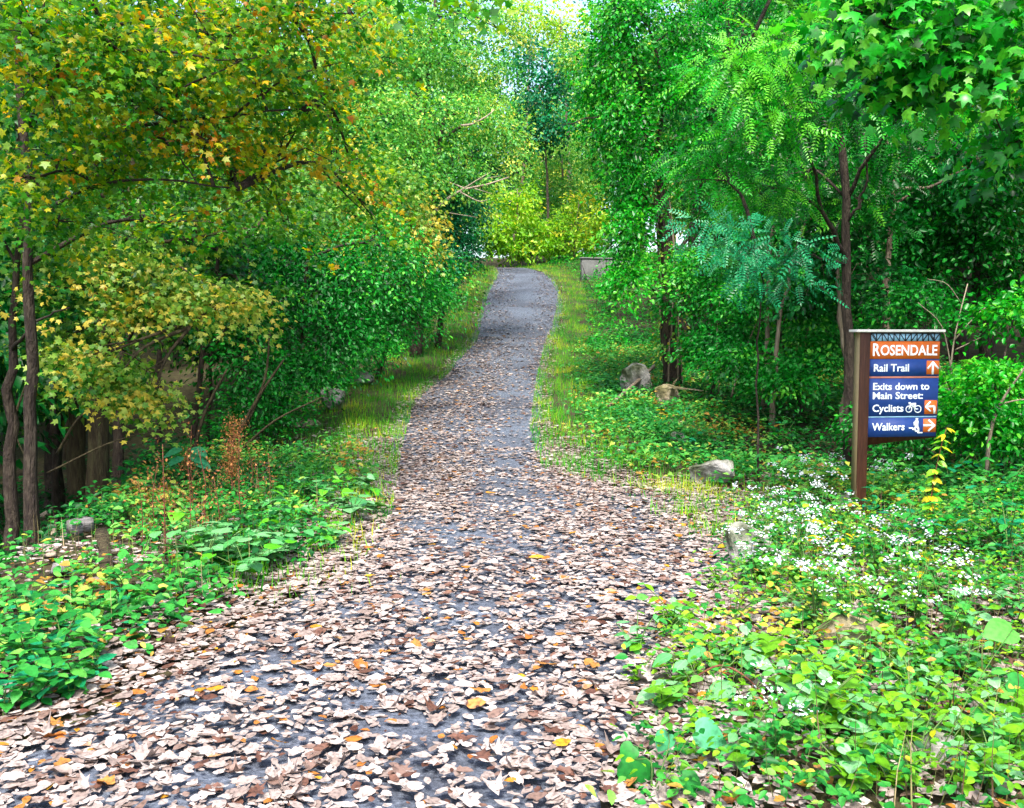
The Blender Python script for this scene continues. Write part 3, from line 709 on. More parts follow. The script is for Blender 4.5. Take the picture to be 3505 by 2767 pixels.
def T9():
    d = 13.0
    specs = [('slim grey brown trunk forking right of the locust, under deep green leaves', [(1868, 900), (1872, 760), (1874, 600), (1880, 500), (1890, 400), (1905, 330)], 13, .065, 'bark_pale', [((1905, 330, 13), (1960, 250, 12.6), (2040, 190, 12.2), (2110, 120, 12)), ((1895, 400, 13), (1980, 390, 12.6), (2070, 330, 12.2))], 'deep'),
             ('slim pale stem bending left beside the boulders, first of the pale pair', [(1612, 850), (1618, 700), (1626, 560), (1640, 430), (1665, 330), (1660, 240)], 13.5, .04, 'bark_pale', [((1640, 430, 13.5), (1680, 390, 13.2), (1700, 330, 13))], 'green'),
             ('slim pale stem leaning right, second of the pale pair', [(1628, 840), (1645, 700), (1668, 580), (1700, 470), (1720, 360)], 12.8, .035, 'bark_pale', [], 'green'),
             ('thin dark stem between the pale pair and the ivy wrapped trunk', [(1500, 830), (1505, 650), (1512, 470), (1530, 300), (1540, 120)], 19, .09, 'bark', [], 'deep'),
             ('thick dark leaning trunk half hidden behind the feathery leaves', [(1440, 780), (1462, 520), (1480, 380), (1510, 220), (1540, 60)], 21, .14, 'bark', [], 'green'),
             ('grey trunk directly left of the signpost', [(1782, 960), (1784, 880), (1786, 760), (1772, 640), (1765, 500)], 12.2, .07, 'bark_pale', [], 'deep')]
    for i, (lab, pts, dd, r, bark, limbs, mat) in enumerate(specs):
        b = foot(pts[0][0], dd)
        tr = [b] + px(*[(u, v, dd) for u, v in pts[1:]])
        u, v = pts[-1]
        bls = [bl(u + dx, v + dv, dd + .4, 90, 60, 1, 16, .4) for dx, dv in ((-50, -40), (60, -20), (0, -130), (80, 90), (-60, 90))]
        bls += [bl(l[-1][0], l[-1][1], l[-1][2], 80, 60, .8, 20, .45) for l in limbs]
        tree('slender_tree', lab, b, tr, r, bls, mat, 'oval', .10, bark, 90 + i, nl=26, spread=.34, limbs=[(px(*l), r * .5) for l in limbs])
    # big-leaved tree outside the right edge, reaching in at the top
    b = foot(2330, 7.5)
    tr = [b] + px((2330, 900, 7.5), (2320, 600, 7.4), (2300, 300, 7.3), (2290, 0, 7.2), (2280, -200, 7.2))
    limbs = [(px((2300, 250, 7.3), (2180, 160, 7), (2030, 100, 6.8), (1860, 60, 6.6)), .03), (px((2310, 420, 7.3), (2200, 330, 7.2), (2100, 260, 7)), .02)]
    bls = [bl(1880, 50, 6.5, 100, 60, .5, 24, .45), bl(1990, 110, 6.6, 90, 70, .5, 24, .4), bl(2110, 120, 6.8, 80, 70, .5, 24, .8), bl(1800, 20, 6.5, 60, 50, .4, 14, .7), bl(2070, 20, 6.7, 100, 50, .5, 22, .5), bl(1900, 150, 6.8, 70, 50, .4, 16, .4), bl(2150, 300, 7, 70, 60, .5, 16, .5), bl(1950, -80, 6.7, 200, 60, .8, 26, .5)]
    tree('maple_tree', 'broad leaved tree reaching in over the sign with large glossy leaves', b, tr, .11, bls, 'frond', 'maple5', .095, 'bark', 99, nl=20, spread=.27, limbs=limbs, tilt=(-.3, -.5, .8), tj=.28)
    # right-hand filler crowns
    specs = [('deep green tree filling the right edge above the dark hollow', 2090, 13.5, .1, [bl(2080, 420, 13, 110, 80, 1, 44, .35), bl(2020, 520, 13.5, 100, 60, 1, 36, .3), bl(2140, 560, 13, 70, 70, 1, 34, .4), bl(2110, 280, 13, 90, 60, 1, 34, .65), bl(1960, 430, 13.6, 80, 60, 1, 30, .5), bl(1930, 560, 14, 90, 60, 1, 30, .5)], 'green'),
             ('yellow green tree glowing at the right edge behind darker leaves', 2080, 19, .1, [bl(2060, 300, 18.5, 80, 60, 1.2, 40, .6), bl(2130, 240, 18.5, 60, 60, 1.2, 34, .7), bl(1990, 360, 19, 80, 50, 1.2, 34, .6), bl(2130, 80, 19, 80, 80, 1.4, 40, .6)], 'lime'),
             ('bushy green tree filling the middle of the right bank', 1560, 20, .1, [bl(1500, 230, 19.5, 100, 90, 1.4, 44, .4), bl(1620, 330, 19.5, 110, 80, 1.4, 44, .4), bl(1520, 460, 19, 100, 80, 1.4, 44, .4), bl(1640, 500, 19, 110, 80, 1.4, 44, .4), bl(1480, 80, 20, 90, 80, 1.4, 40, .5), bl(1620, 130, 20, 110, 90, 1.4, 44, .45)], 'green'),
             ('bushy green tree in the woods behind the locust', 1830, 18, .1, [bl(1760, 360, 18, 110, 80, 1.3, 44, .4), bl(1880, 480, 17.5, 110, 80, 1.3, 44, .4), bl(1780, 560, 17, 110, 70, 1.2, 44, .35), bl(1900, 180, 18, 120, 100, 1.4, 44, .45), bl(1760, 130, 18.5, 110, 90, 1.4, 44, .55), bl(1700, 620, 16, 100, 60, 1.1, 36, .55), bl(1860, 650, 15, 100, 60, 1.1, 36, .5)], 'green')]
    for i, (lab, u, d, r, bls, mat) in enumerate(specs):
        b = foot(u, d)
        zt = max(t[0][2] for t in bls); c = np.mean([t[0] for t in bls], axis=0)
        tr = [b, b + (c - b) * np.array([.3, .3, .4]), b + (c - b) * np.array([.7, .7, .85]), np.array([c[0], c[1], zt])]
        tree('broadleaf_tree', lab, b, tr, r, bls, mat, 'oval', .085, 'bark', 110 + i, nl=40, spread=.42, twigs=.25, shell=.15)
    specs = [('leafy shrub filling the bank behind the boulders', 1500, 15.5, [bl(1470, 560, 15.8, 80, 50, 1, 34, .6), bl(1490, 620, 15.5, 90, 60, 1, 44, .55), bl(1560, 690, 14.5, 90, 60, .9, 40, .45), bl(1500, 730, 15, 70, 40, .8, 30, .4)], 'green', .075),
             ('leafy shrub under the pale stem pair', 1690, 13.2, [bl(1600, 620, 13.6, 80, 50, .9, 34, .6), bl(1560, 760, 13, 80, 50, .7, 30, .5), bl(1700, 640, 13.4, 90, 60, .9, 40, .5), bl(1720, 740, 13, 90, 60, .8, 40, .45), bl(1660, 800, 12.6, 80, 40, .6, 30, .5)], 'green', .07),
             ('small leaved shrub tangled behind the sign panel', 1940, 10.8, [bl(1930, 640, 11.2, 100, 50, .8, 40, .35), bl(1900, 880, 10.4, 110, 50, .6, 40, .45), bl(2040, 900, 10.2, 90, 60, .6, 36, .5)], 'green', .06),
             ('bright arching shrub at the right edge beside the dark hollow', 2110, 9.6, [bl(2100, 800, 9.4, 80, 50, .5, 34, .75), bl(2060, 870, 9.3, 80, 40, .5, 28, .6), bl(2140, 660, 9.8, 60, 60, .6, 26, .6), bl(2140, 900, 9.2, 60, 50, .5, 26, .5)], 'frond', .065)]
    for i, (lab, u, d, bls, mat, size) in enumerate(specs):
        b = foot(u, d); c = np.mean([t[0] for t in bls], axis=0)
        tree('shrub', lab, b, [b, (b + c) / 2 + np.array([.05, 0, 0]), c], .03, bls, mat, 'oval', size, 'bark', 120 + i, nl=46, spread=.3, cat='shrub', twigs=.3, shell=.1)
T9()

# ------------------------------------------------------------------ woods behind (copies of four trees)
def T10():
    rg = np.random.default_rng(33)
    protos = []
    spec = [('green', 'bark', .5), ('deep', 'bark', .5), ('olive', 'bark_olive', .35), ('pale', 'bark', .4)]
    lab = ['mid green tree standing in the woods behind the trail', 'deep green tree standing in the woods behind the trail', 'olive tinged tree standing in the woods behind the trail', 'pale green tree standing in the woods behind the trail']
    for k, (mat, bark, t) in enumerate(spec):
        H = 11.0
        tr = [(0, 0, 0), (.1, .05, 3), (-.1, .1, 6), (.15, 0, 9.5)]
        bls = []
        for j in range(15):
            z = rg.uniform(2.2, H); a = rg.uniform(0, 6.28); w = 2.6 * math.sin(min(1, (z - .5) / 6) * 1.6) * rg.uniform(.5, 1)
            bls.append((np.array([math.cos(a) * w, math.sin(a) * w, z]), (1.3, 1.3, .9), 30, t + rg.normal() * .1))
        p = tree('woodland_tree', lab[k], (0, 0, 0), tr, .16, bls, mat, 'rhomb', .17, bark, 200 + k, nl=34, spread=.55, twigs=.2, group=lab[k][:lab[k].index(' tree')] + ' trees in the woods behind', shell=.3)
        protos.append(p)
    spots = []
    for d in (26, 31, 37, 44, 54, 66, 82):
        half = d * .62 + 4
        for x in np.arange(-half, half, 3.2 + d * .045):
            y = d + rg.uniform(-2.2, 2.2); xx = x + rg.uniform(-1, 1)
            gap_l, gap_r = float(xl(min(y, 47))) - 2.6, float(xr(min(y, 47))) + 2.9
            if gap_l < xx < gap_r and y < 74: continue
            if y > 48 and abs(xx - W(1120, 400, y)[0]) < y * .075 and y < 90: continue
            spots.append((xx, y))
    for x in (-9, -13, -12, -16, -8.5, -18): spots.append((x, rg.uniform(15, 24)))
    for x in (9.5, 12, 15, 11): spots.append((x, rg.uniform(16, 25)))
    # trees beyond the frame that shade the hollow and the bank
    spots += [(-8.5, 11.5), (-10.5, 7), (9.5, 12), (10, 7.5)]
    spots += [(float(W(u, 400, d)[0]), d) for u, d in ((1090, 84), (1150, 88), (1210, 82), (1040, 92), (1180, 98), (1120, 105), (1250, 90))]
    used = [False] * 4
    for i, (x, y) in enumerate(spots):
        k = int(rg.integers(0, 4)) if i > 3 else i
        if x > 4 and k == 1: k = 0 if rg.random() < .6 else 3
        if y > 50 and abs(x) < 14: k = 3 if rg.random() < .6 else 0  # mostly pale copies here, so leaf colour carries the glow past the bend
        o = protos[k] if not used[k] else copy_tree(protos[k])
        used[k] = True
        o.location = (x, y, float(ground(x, y)) - .1)
        where = 'beyond the trail bend' if y > 50 else ('in the woods beyond the dark hollow' if x < 0 else 'in the woods up the bank behind the sign')
        tag(o, lab[k].replace('in the woods behind the trail', where), 'tree', lab[k].split(' tree')[0] + ' trees ' + where)
        s = rg.uniform(.9, 1.35) * (1 + max(0, y - 40) * .006)
        o.scale = (s, s, s * rg.uniform(.95, 1.2))
        o.rotation_euler = (0, 0, rg.uniform(0, 6.28))
T10()

# ------------------------------------------------------------------ signpost
def build_sign():
    base = ghit(1806, 1092)
    K = .4213 * float(base[1]) / FPX
    base[2] -= .02
    root = empty('trail_sign', base)
    root.rotation_euler = (0, 0, R_(6))
    tag(root, 'brown signpost with orange and blue direction panel among white flowers', 'sign')
    X = lambda x: (x - 165) * K
    Z = lambda y: (1638 - y) * K + .02
    def boxpart(name, x0, x1, y0, y1, f, b, mat, parent=root, bev=.0):
        m = MB(); m.box((X(x0), f, Z(y1)), (X(x1), b, Z(y0)))
        o = obj(name, m.me(name, M[mat]), parent)
        if bev:
            md = o.modifiers.new('bevel', 'BEVEL'); md.width = bev; md.segments = 2
        return o
    # post: brown front board on an olive-edged post
    boxpart('post', 163, 250, 130, 1800, -.010, .080, 's_olive')  # post body in a lighter olive than its brown front
    boxpart('post_face', 165, 250, 130, 1799, -.022, -.0102, 's_brown', bev=.003)
    boxpart('cap', 120, 876, 108, 129, -.05, .10, 's_cap', bev=.003)
    m = MB()
    pts = [(250.5, 129.5), (852, 129.5), (848, 992), (700, 1008), (480, 1028), (250.5, 1052)]
    V = [(X(x), -.004, Z(y)) for x, y in pts] + [(X(x), .030, Z(y)) for x, y in pts]
    n = len(pts)
    m.add(V, [np.array([range(n - 1, -1, -1), range(n, 2 * n)]), np.array([(i, (i + 1) % n, n + (i + 1) % n, n + i) for i in range(n)])])
    panel = obj('panel_board', m.me('panel_board', M['s_brown']), root)
    F = -.008
    def sheet(name, pts, mat, f=F, b=-.0045, parent=panel):
        m = MB()
        n = len(pts)
        V = [(X(x), f, Z(y)) for x, y in pts] + [(X(x), b, Z(y)) for x, y in pts]
        fs = [np.array([(i, (i + 1) % n, n + (i + 1) % n, n + i) for i in range(n)])]
        fs.append(np.array([range(n - 1, -1, -1)]))
        m.add(V, fs)
        return obj(name, m.me(name, M[mat]), parent)
    def rect(name, x0, x1, y0, y1, mat, **k): return sheet(name, [(x0, y0), (x0, y1), (x1, y1), (x1, y0)][::1], mat, **k)
    rect('truss_strip', 256, 850, 137, 201, 's_cyan')
    rect('orange_band', 256, 851, 204, 346, 's_orange')
    rect('blue_band', 254, 851, 349, 488, 's_blue')
    rect('rule', 254, 850, 490, 504, 's_salmon')
    rect('blue_band', 252, 850, 506, 814, 's_blue')
    rect('rule', 250, 842, 816, 826, 's_cyan')
    rect('blue_band', 250, 840, 828, 984, 's_blue')
    sq = [(742, 850, 361, 473), (735, 843, 686, 800), (729, 838, 838, 949)]
    for x0, x1, y0, y1 in sq: rect('arrow_square', x0, x1, y0, y1, 's_orange', f=F - .003, b=F + .001)
    # strokes lying on the panel
    def strokes(name, lines, mat, f):
        m = MB()
        for pts, w in lines:
            for (x0, y0), (x1, y1) in zip(pts[:-1], pts[1:]):
                L = math.hypot(x1 - x0, y1 - y0) or 1
                dx, dy = (x1 - x0) / L, (y1 - y0) / L
                nx, ny = -dy * w / 2, dx * w / 2
                ex, ey = dx * w * .25, dy * w * .25
                c = [(x0 + nx - ex, y0 + ny - ey), (x1 + nx + ex, y1 + ny + ey), (x1 - nx + ex, y1 - ny + ey), (x0 - nx - ex, y0 - ny - ey)]
                V = [(X(x), f, Z(y)) for x, y in c] + [(X(x), f + .0022, Z(y)) for x, y in c]
                m.add(V, [np.array([(0, 1, 2, 3), (0, 4, 5, 1), (1, 5, 6, 2), (2, 6, 7, 3), (3, 7, 4, 0)])])
                f -= .00004
        return obj(name, m.me(name, M[mat]), panel)
    A = F - .0055
    strokes('arrow', [([(795, 470), (795, 378)], 17), ([(752, 425), (795, 374), (842, 425)], 15)], 's_white', A)
    strokes('arrow', [([(820, 792), (820, 738), (745, 738)], 15), ([(782, 700), (744, 738), (786, 776)], 14)], 's_white', A)
    strokes('arrow', [([(733, 893), (825, 893)], 17), ([(775, 850), (826, 893), (775, 938)], 15)], 's_white', A)
    # truss strip bars
    lines = [([(256 + i * 594 / 12, 139), (256 + i * 594 / 12, 199)], 8) for i in range(13)]
    for i, s in enumerate('D/' + '\\' * 4 + '/' * 4 + 'D/'):
        x0 = 256 + i * 49.5; x1 = x0 + 49.5
        if s in '\\D': lines.append(([(x0 + 4, 141), (x1 - 6, 197)], 7))
        else: lines.append(([(x0 + 4, 197), (x1 - 4, 141)], 8))
        if s == 'D': lines.append(([(x0 + 16, 141), (x1 - 1, 190)], 5))
    lines.append(([(256, 140), (850, 140)], 6))
    strokes('truss_bars', lines, 's_dark', F - .003)
    def ring(cx, cy, r, n=18): return [(cx + r * math.cos(2 * math.pi * i / n), cy + r * math.sin(2 * math.pi * i / n)) for i in range(n + 1)]
    strokes('bicycle_pictogram', [(ring(600, 758, 25), 7), (ring(677, 758, 28), 7), ([(600, 757), (622, 722), (650, 757), (677, 757)], 8), ([(600, 757), (612, 716)], 7), ([(650, 757), (656, 722)], 9),
                               ([(612, 718), (655, 716)], 18), ([(655, 712), (640, 742)], 12), ([(622, 722), (606, 735)], 8), ([(600, 710), (608, 708)], 16)], 's_white', F - .003)
    strokes('walker_pictogram', [([(668, 843), (678, 843)], 22), ([(671, 860), (672, 902)], 30), ([(652, 866), (654, 892)], 14), ([(676, 898), (692, 938)], 15), ([(668, 900), (655, 920)], 14),
                              ([(608, 914), (640, 914), (640, 926), (662, 926), (662, 940), (684, 940), (684, 953), (722, 953)], 10)], 's_white', F - .003)
    def text(s, x0, x1, y0, y1, bold=.018, parts=None):
        cu = bpy.data.curves.new('lettering', 'FONT'); cu.body = s; cu.size = 1; cu.offset = bold; cu.fill_mode = 'BOTH'; cu.resolution_u = 3; cu.extrude = .01
        o = bpy.data.objects.new('lettering_tmp', cu); col.objects.link(o)
        dg = bpy.context.evaluated_depsgraph_get()
        me = bpy.data.meshes.new_from_object(o.evaluated_get(dg))
        bpy.data.objects.remove(o)
        n = len(me.vertices); V = np.zeros(n * 3, np.float32); me.vertices.foreach_get('co', V); V = V.reshape(-1, 3)
        lo, hi = V.min(0), V.max(0)
        t = (V - lo) / np.maximum(hi - lo, 1e-6)
        out = np.stack([X(x0 + t[:, 0] * (x1 - x0)), F - .0012 - t[:, 2] * .0018, Z(y1 - t[:, 1] * (y1 - y0))], -1).astype(np.float32)
        me.vertices.foreach_set('co', out.ravel()); me.update()
        me.materials.clear(); me.materials.append(M['s_white'])
        me.name = 'lettering'
        obj('lettering', me, panel)
    text('R', 278, 340, 220, 322, .02)
    text('OSENDALE', 343, 830, 232, 319, .02)
    text('Rail Trail', 290, 590, 388, 450)
    text('Exits down to', 288, 771, 541, 600)
    text('Main Street:', 288, 718, 616, 675)
    text('Cyclists', 288, 553, 718, 797)
    text('Walkers', 288, 568, 870, 932)
build_sign()

# ------------------------------------------------------------------ stones, concrete, timber
def rock(label, u, v, w, h, dp, mat='stone', seed=0, rz=0, sink=.25, name='boulder', tilt=0, group=None, pts=18):
    rg = np.random.default_rng(500 + seed)
    p = ghit(u, v)
    bm = bmesh.new()
    P = rg.uniform(-1, 1, (pts, 3)); P = P / np.maximum(1, np.abs(P).max(1, keepdims=True)); P *= rg.uniform(.75, 1, (pts, 1)) / np.maximum(np.linalg.norm(P, axis=1, keepdims=True) ** .6, .3)
    for q in P: bm.verts.new(q * np.array([w / 2, dp / 2, h / 2]))
    r = bmesh.ops.convex_hull(bm, input=bm.verts[:])
    bmesh.ops.delete(bm, geom=[g for g in bm.verts if not g.link_faces], context='VERTS')
    bmesh.ops.bevel(bm, geom=bm.edges[:], offset=min(w, h) * .045, segments=2, affect='EDGES', profile=.6)
    bmesh.ops.triangulate(bm, faces=bm.faces[:])
    bmesh.ops.subdivide_edges(bm, edges=[e for e in bm.edges if e.calc_length() > .12 * max(w, h)], cuts=2, use_grid_fill=True)
    bm.normal_update()
    s = max(w, h)
    for x in bm.verts:
        c = x.co / s * 5
        k = math.sin(c.x * 2.1 + c.z * 3 + seed) * math.cos(c.y * 2.7 - c.z * 1.3) + .6 * math.sin(c.x * 6.3 + c.y * 5.1 + seed) * math.sin(c.z * 7.7)
        x.co += x.normal * s * .018 * k
    me = bpy.data.meshes.new(name); bm.to_mesh(me); bm.free()
    me.materials.append(M[mat])
    o = obj(name, me, None, (p[0], p[1], p[2] + h * (.5 - sink)))
    o.rotation_euler = (R_(tilt), R_(tilt * .7), R_(rz))
    return tag(o, label, 'rock', group)
rock('blocky grey boulder with a stick across it by the ivy wrapped trunk', 1345, 838, .75, .78, .6, 'stone', 1, 20, sink=.12)
rock('pointed buff boulder beside the ivy wrapped trunk', 1408, 872, .72, .66, .5, 'stone_buff', 2, 40, tilt=12, sink=.1)
rock('flat topped pale ledge stone at the turning of the trail', 1508, 1020, .68, .36, .5, 'stone', 3, -10, sink=.2, tilt=-6)
rock('dark stone half buried in ivy behind the pale ledge stone', 1430, 945, .42, .3, .4, 'stone', 4, 30)
rock('flat grey stone sunk in leaves behind the pale ledge stone', 1430, 905, .7, .2, .5, 'stone_buff', 5, 5)
rock('rough grey boulder overgrown with white flowers at the trail edge', 1568, 1205, .46, .42, .34, 'stone', 6, 15, sink=.1)
rock('small pale stone behind the foot of the signpost', 1785, 1070, .26, .2, .24, 'stone', 7, 0)
rock('small buff stone in the weeds right of the signpost', 1915, 1105, .22, .11, .18, 'stone_buff', 8, 25, sink=.35)
rock('small bluish stone under the shrub right of the signpost', 2010, 1112, .2, .1, .18, 'stone', 9, 60, sink=.35)
rock('mossy grey boulder with a pale top on the left verge', 702, 866, .7, .5, .6, 'stone', 10, 10, sink=.15)
rock('long low brown stone in grass below the mossy boulder', 640, 900, .66, .24, .5, 'stone_buff', 11, 30, sink=.35)
rock('dark rounded boulder in shade under the left thicket', 762, 812, .62, .4, .6, 'stone', 12, 50)
rock('broken pale stone slab in the weeds below the white flowers', 1790, 1380, .36, .26, .2, 'stone_buff', 13, -20, sink=.1, tilt=10)
rock('dark rough boulder under heart shaped leaves', 1960, 1600, .28, .2, .3, 'stone', 14, 20, sink=.3)

def concrete_wall():
    a = W(1230, 545, 37); b = np.array([a[0], a[1], float(ground(a[0], a[1])) - .3])
    root = empty('concrete_wall', b)
    root.rotation_euler = (0, 0, R_(14))
    tag(root, 'low grey concrete wall with two panels beside the far trail', 'wall')
    h = a[2] - b[2]
    for i in range(2):
        m = MB(); m.box((i * 1.02, 0, 0), (i * 1.02 + 1.0, .22, h - .04 - i * .01))
        o = obj('panel', m.me('panel', M['concrete']), root)
        md = o.modifiers.new('bevel', 'BEVEL'); md.width = .015; md.segments = 2
    m = MB(); m.box((-.03, -.03, h - .037), (2.05, .25, h + .02))
    o = obj('coping', m.me('coping', M['concrete']), root)
concrete_wall()

def timber():
    def plank(label, a, b, w, t, mat, name='plank', cat='plank'):
        a, b = np.asarray(a, float), np.asarray(b, float)
        L = np.linalg.norm(b - a); n = 7
        m = MB()
        s = np.linspace(0, L, n)
        rgp = np.random.default_rng(int(L * 1000))
        V = []
        for y in s:
            j = rgp.normal(size=4) * .005
            V += [(-w / 2 + j[0], y, 0), (w / 2 + j[1], y, 0), (w / 2 + j[2], y, t), (-w / 2 + j[3], y, t)]
        q = [(i * 4 + k, i * 4 + (k + 1) % 4, i * 4 + 4 + (k + 1) % 4, i * 4 + 4 + k) for i in range(n - 1) for k in range(4)] + [(3, 2, 1, 0), (n * 4 - 4, n * 4 - 3, n * 4 - 2, n * 4 - 1)]
        m.add(V, [np.array(q)])
        o = obj(name, m.me(name, M[mat]), None, a)
        o.rotation_euler = Vector(b - a).to_track_quat('Y', 'Z').to_euler()
        return tag(o, label, cat)
    up = np.array([0, 0, .04])
    plank('pale split rail lying in weeds at the foot of the slim maple', ghit(38, 1135) + up, ghit(128, 1098) + up * 5, .10, .09, 'dead_wood', 'rail')
    plank('grey weathered plank lying in the dry leaves, pointing away from the trail', ghit(125, 1225) + up, ghit(148, 1105) + up * 3, .10, .03, 'plank')
    plank('thin pale lath lying beside the grey plank in the dry leaves', ghit(108, 1190) + up, ghit(120, 1105) + up * 3, .05, .02, 'dead_wood', 'lath')
    plank('grey timber block end at the head of the weathered plank', ghit(150, 1140) + up, ghit(190, 1130) + up * 1, .11, .10, 'plank', 'timber_block', 'timber')
    plank('dark broken board jutting from the dry leaves', ghit(228, 1235) + up, ghit(215, 1175) + up * 4, .07, .04, 'bark_olive', 'board')
    plank('brown stick lying across the blocky grey boulder', ghit(1285, 870) + up, W(1385, 775, 17.6), .05, .05, 'bark_pale', 'stick', 'stick')
timber()

# ------------------------------------------------------------------ fallen leaves
def fallen():
    rg = np.random.default_rng(77)
    def sample(n, y0, y1, xa, xb):
        y = rg.uniform(y0, y1, n)
        return rg.uniform(xa, xb, n), y
    P = []
    for n, y0, y1 in ((52000, 2.3, 12), (34000, 12, 25), (30000, 25, 47)):
        y = rg.uniform(y0, y1, n); t = rg.random(n)
        a, b = xl(y) - .15, xr(y) + .15
        wmax = 4.6
        keep = rg.random(n) < (b - a) / wmax
        x = a + (b - a) * t
        dens = np.clip(.86 + .16 * noise2(x, y, .8) + .22 * noise2(x + 7, y, .22), .45 * (y < 6), 1)
        mid = np.exp(-((x - (-.25 + .02 * y)) / .42) ** 2)
        dens -= mid * (.2 + .38 * sstep(y, 5, 9)) + .48 * sstep(y, 19, 38) * (1 - .6 * np.exp(-np.minimum(x - a, b - x) / .3))
        edge_ = np.minimum(x - a, b - x)
        dens += .2 * np.exp(-edge_ / .3)
        keep &= rg.random(n) < dens
        P.append(np.stack([x[keep], y[keep]], -1))
    x, y = sample(26000, 2.4, 14, -7, 7)
    sl = np.maximum(0, xl(y) - x); sr = np.maximum(0, x - xr(y))
    out = (sl + sr > 0) & (rg.random(len(x)) < np.clip(1.25 - .10 * (sl + sr) - .03 * y + .3 * noise2(x, y, .7), 0, 1))
    P.append(np.stack([x[out], y[out]], -1))
    x, y = sample(7000, 2.4, 6.2, .2, 4.6)
    out = x - xr(y) > 0
    P.append(np.stack([x[out], y[out]], -1))
    y = rg.uniform(2.4, 13, 12000); side = rg.random(12000) < .5; off_ = np.abs(rg.normal(size=12000)) * .35
    P.append(np.stack([np.where(side, xl(y) - off_, xr(y) + off_), y], -1))
    # litter round the old planks
    c = ghit(150, 1180)
    P.append(c[:2] + rg.normal(size=(420, 2)) * np.array([.62, .5]))
    P = np.concatenate(P)
    x, y = P[:, 0], P[:, 1]; n = len(x)
    inside = (x > xl(y) - .1) & (x < xr(y) + .1)
    z = np.where(inside, prof(y) + .018, ground(x, y) + .006) + rg.uniform(0, .022, n)
    S = rg.gamma(6, .0080, n).clip(.02, .11)
    N = np.stack([rg.normal(size=n) * .15, rg.normal(size=n) * .15 - .03, np.ones(n)], -1)
    a = rg.uniform(0, 2 * np.pi, n)
    D = np.stack([np.cos(a), np.sin(a), np.zeros(n)], -1)
    tint = rg.normal(.60, .14, n).clip(.22, .84)
    q = rg.random(n)
    tint = np.where(q < .10, rg.uniform(0, .24, n), np.where(q > .96, rg.uniform(.88, 1, n), tint))
    Pw = np.stack([x, y, z], -1)
    # the 300 that show largest in the frame become single leaves
    zc = y * CA - (z - EYE) * SA; yc = y * SA + (z - EYE) * CA
    u = PW / 2 + FPX * x / zc; v = PH / 2 - FPX * yc / zc
    infr = (u > 15) & (u < PW - 15) & (v < PH - 15)
    score = np.where(infr, S / zc, 0)
    big = np.argsort(-score)[:300]
    rest = np.ones(n, bool); rest[big] = False
    for near, tpl, lab in ((True, 'litter', 'carpet of pale dry leaves covering the trail and its edges before the turning'), (False, 'chip', 'carpet of pale dry leaves covering the climbing part of the trail')):
        k = rest & ((y < 9.5) == near)
        o = obj('leaf_litter', leaf_mesh('leaf_litter', Pw[k], D[k], N[k], S[k] * (1 if near else 1.1), tpl, tint[k], M['dead'], rg, (0, 0, .0 if near else .01)))
        tag(o, lab, None, None, 'stuff')
    # detailed single leaves
    def shape(k, tv):
        r = np.random.default_rng(900 + k)
        if k % 3 == 2:
            out = np.array([(0, -.42), (.16, -.36), (.40, -.40), (.30, -.18), (.52, .06), (.30, .06), (.26, .22), (.12, .20), (0, .52), (-.12, .20), (-.26, .22), (-.30, .06), (-.52, .06), (-.30, -.18), (-.40, -.40), (-.16, -.36)])
        else:
            n = 14; a = np.arange(n) * 2 * np.pi / n - np.pi / 2
            rr = .40 + .06 * r.normal(size=n) * .7
            out = np.stack([np.cos(a) * rr * r.uniform(.6, .85), np.sin(a) * rr * 1.12], -1)
        n = len(out)
        out = out + r.normal(size=out.shape) * .02
        cx, cy, tw = r.uniform(-.2, .6) if k % 4 else 1.1, r.uniform(-.1, .35), r.uniform(-.3, .3)
        def zz(p): return cx * p[:, 0] ** 2 * 1.6 + cy * p[:, 1] ** 2 + tw * p[:, 0] * p[:, 1]
        mid = out * .55
        V = np.vstack([[(0, 0, .03)], np.column_stack([mid, zz(mid) + .02 + r.normal(size=n) * .012]), np.column_stack([out, zz(out) + r.normal(size=n) * .03 + .01])])
        V[:, 2] -= V[:, 2].min()
        t = [(0, 1 + i, 1 + (i + 1) % n) for i in range(n)]
        qd = [(1 + i, 1 + n + i, 1 + n + (i + 1) % n, 1 + (i + 1) % n) for i in range(n)]
        nst = len(V)
        V = np.vstack([V, [(-.012, -.4, V[1 + n, 2] + .01), (.012, -.4, V[1 + n, 2] + .01), (.0, -.66, .05)]])
        t.append((nst, nst + 1, nst + 2))
        return mesh_np('fallen_leaf', V, [np.array(t), np.array(qd)], M['dead'], np.full(len(V), tv), True)
    tones = [(.10, 'dark brown'), (.30, 'brown'), (.46, 'tan'), (.60, 'pale pinkish tan'), (.76, 'cream'), (.91, 'orange brown'), (.96, 'rust orange'), (1.0, 'golden yellow')]
    meshes = {}
    for i in big:
        ti = int(np.argmin([abs(t[0] - tint[i]) for t in tones])); k = int(rg.integers(0, 9))
        if (ti, k) not in meshes: meshes[ti, k] = shape(k, tones[ti][0])
        o = obj('fallen_leaf', meshes[ti, k], None, Pw[i] + np.array([0, 0, .008]))
        s = float(S[i]) * 1.0
        o.scale = (s, s, s * rg.uniform(.7, 1.4))
        o.rotation_euler = (rg.normal() * .16, rg.normal() * .16, rg.uniform(0, 6.28))
        pl_ = 'on the leaf strewn trail' if xl(y[i]) < x[i] < xr(y[i]) else ('among the left bank weeds' if x[i] < 0 else 'among the seedlings below the sign')
        sz_ = 'large' if S[i] > .085 else 'small'
        tag(o, f'{sz_} {tones[ti][1]} dry leaf fallen {pl_}', 'leaf', f'{sz_} {tones[ti][1]} leaves {pl_}')
fallen()

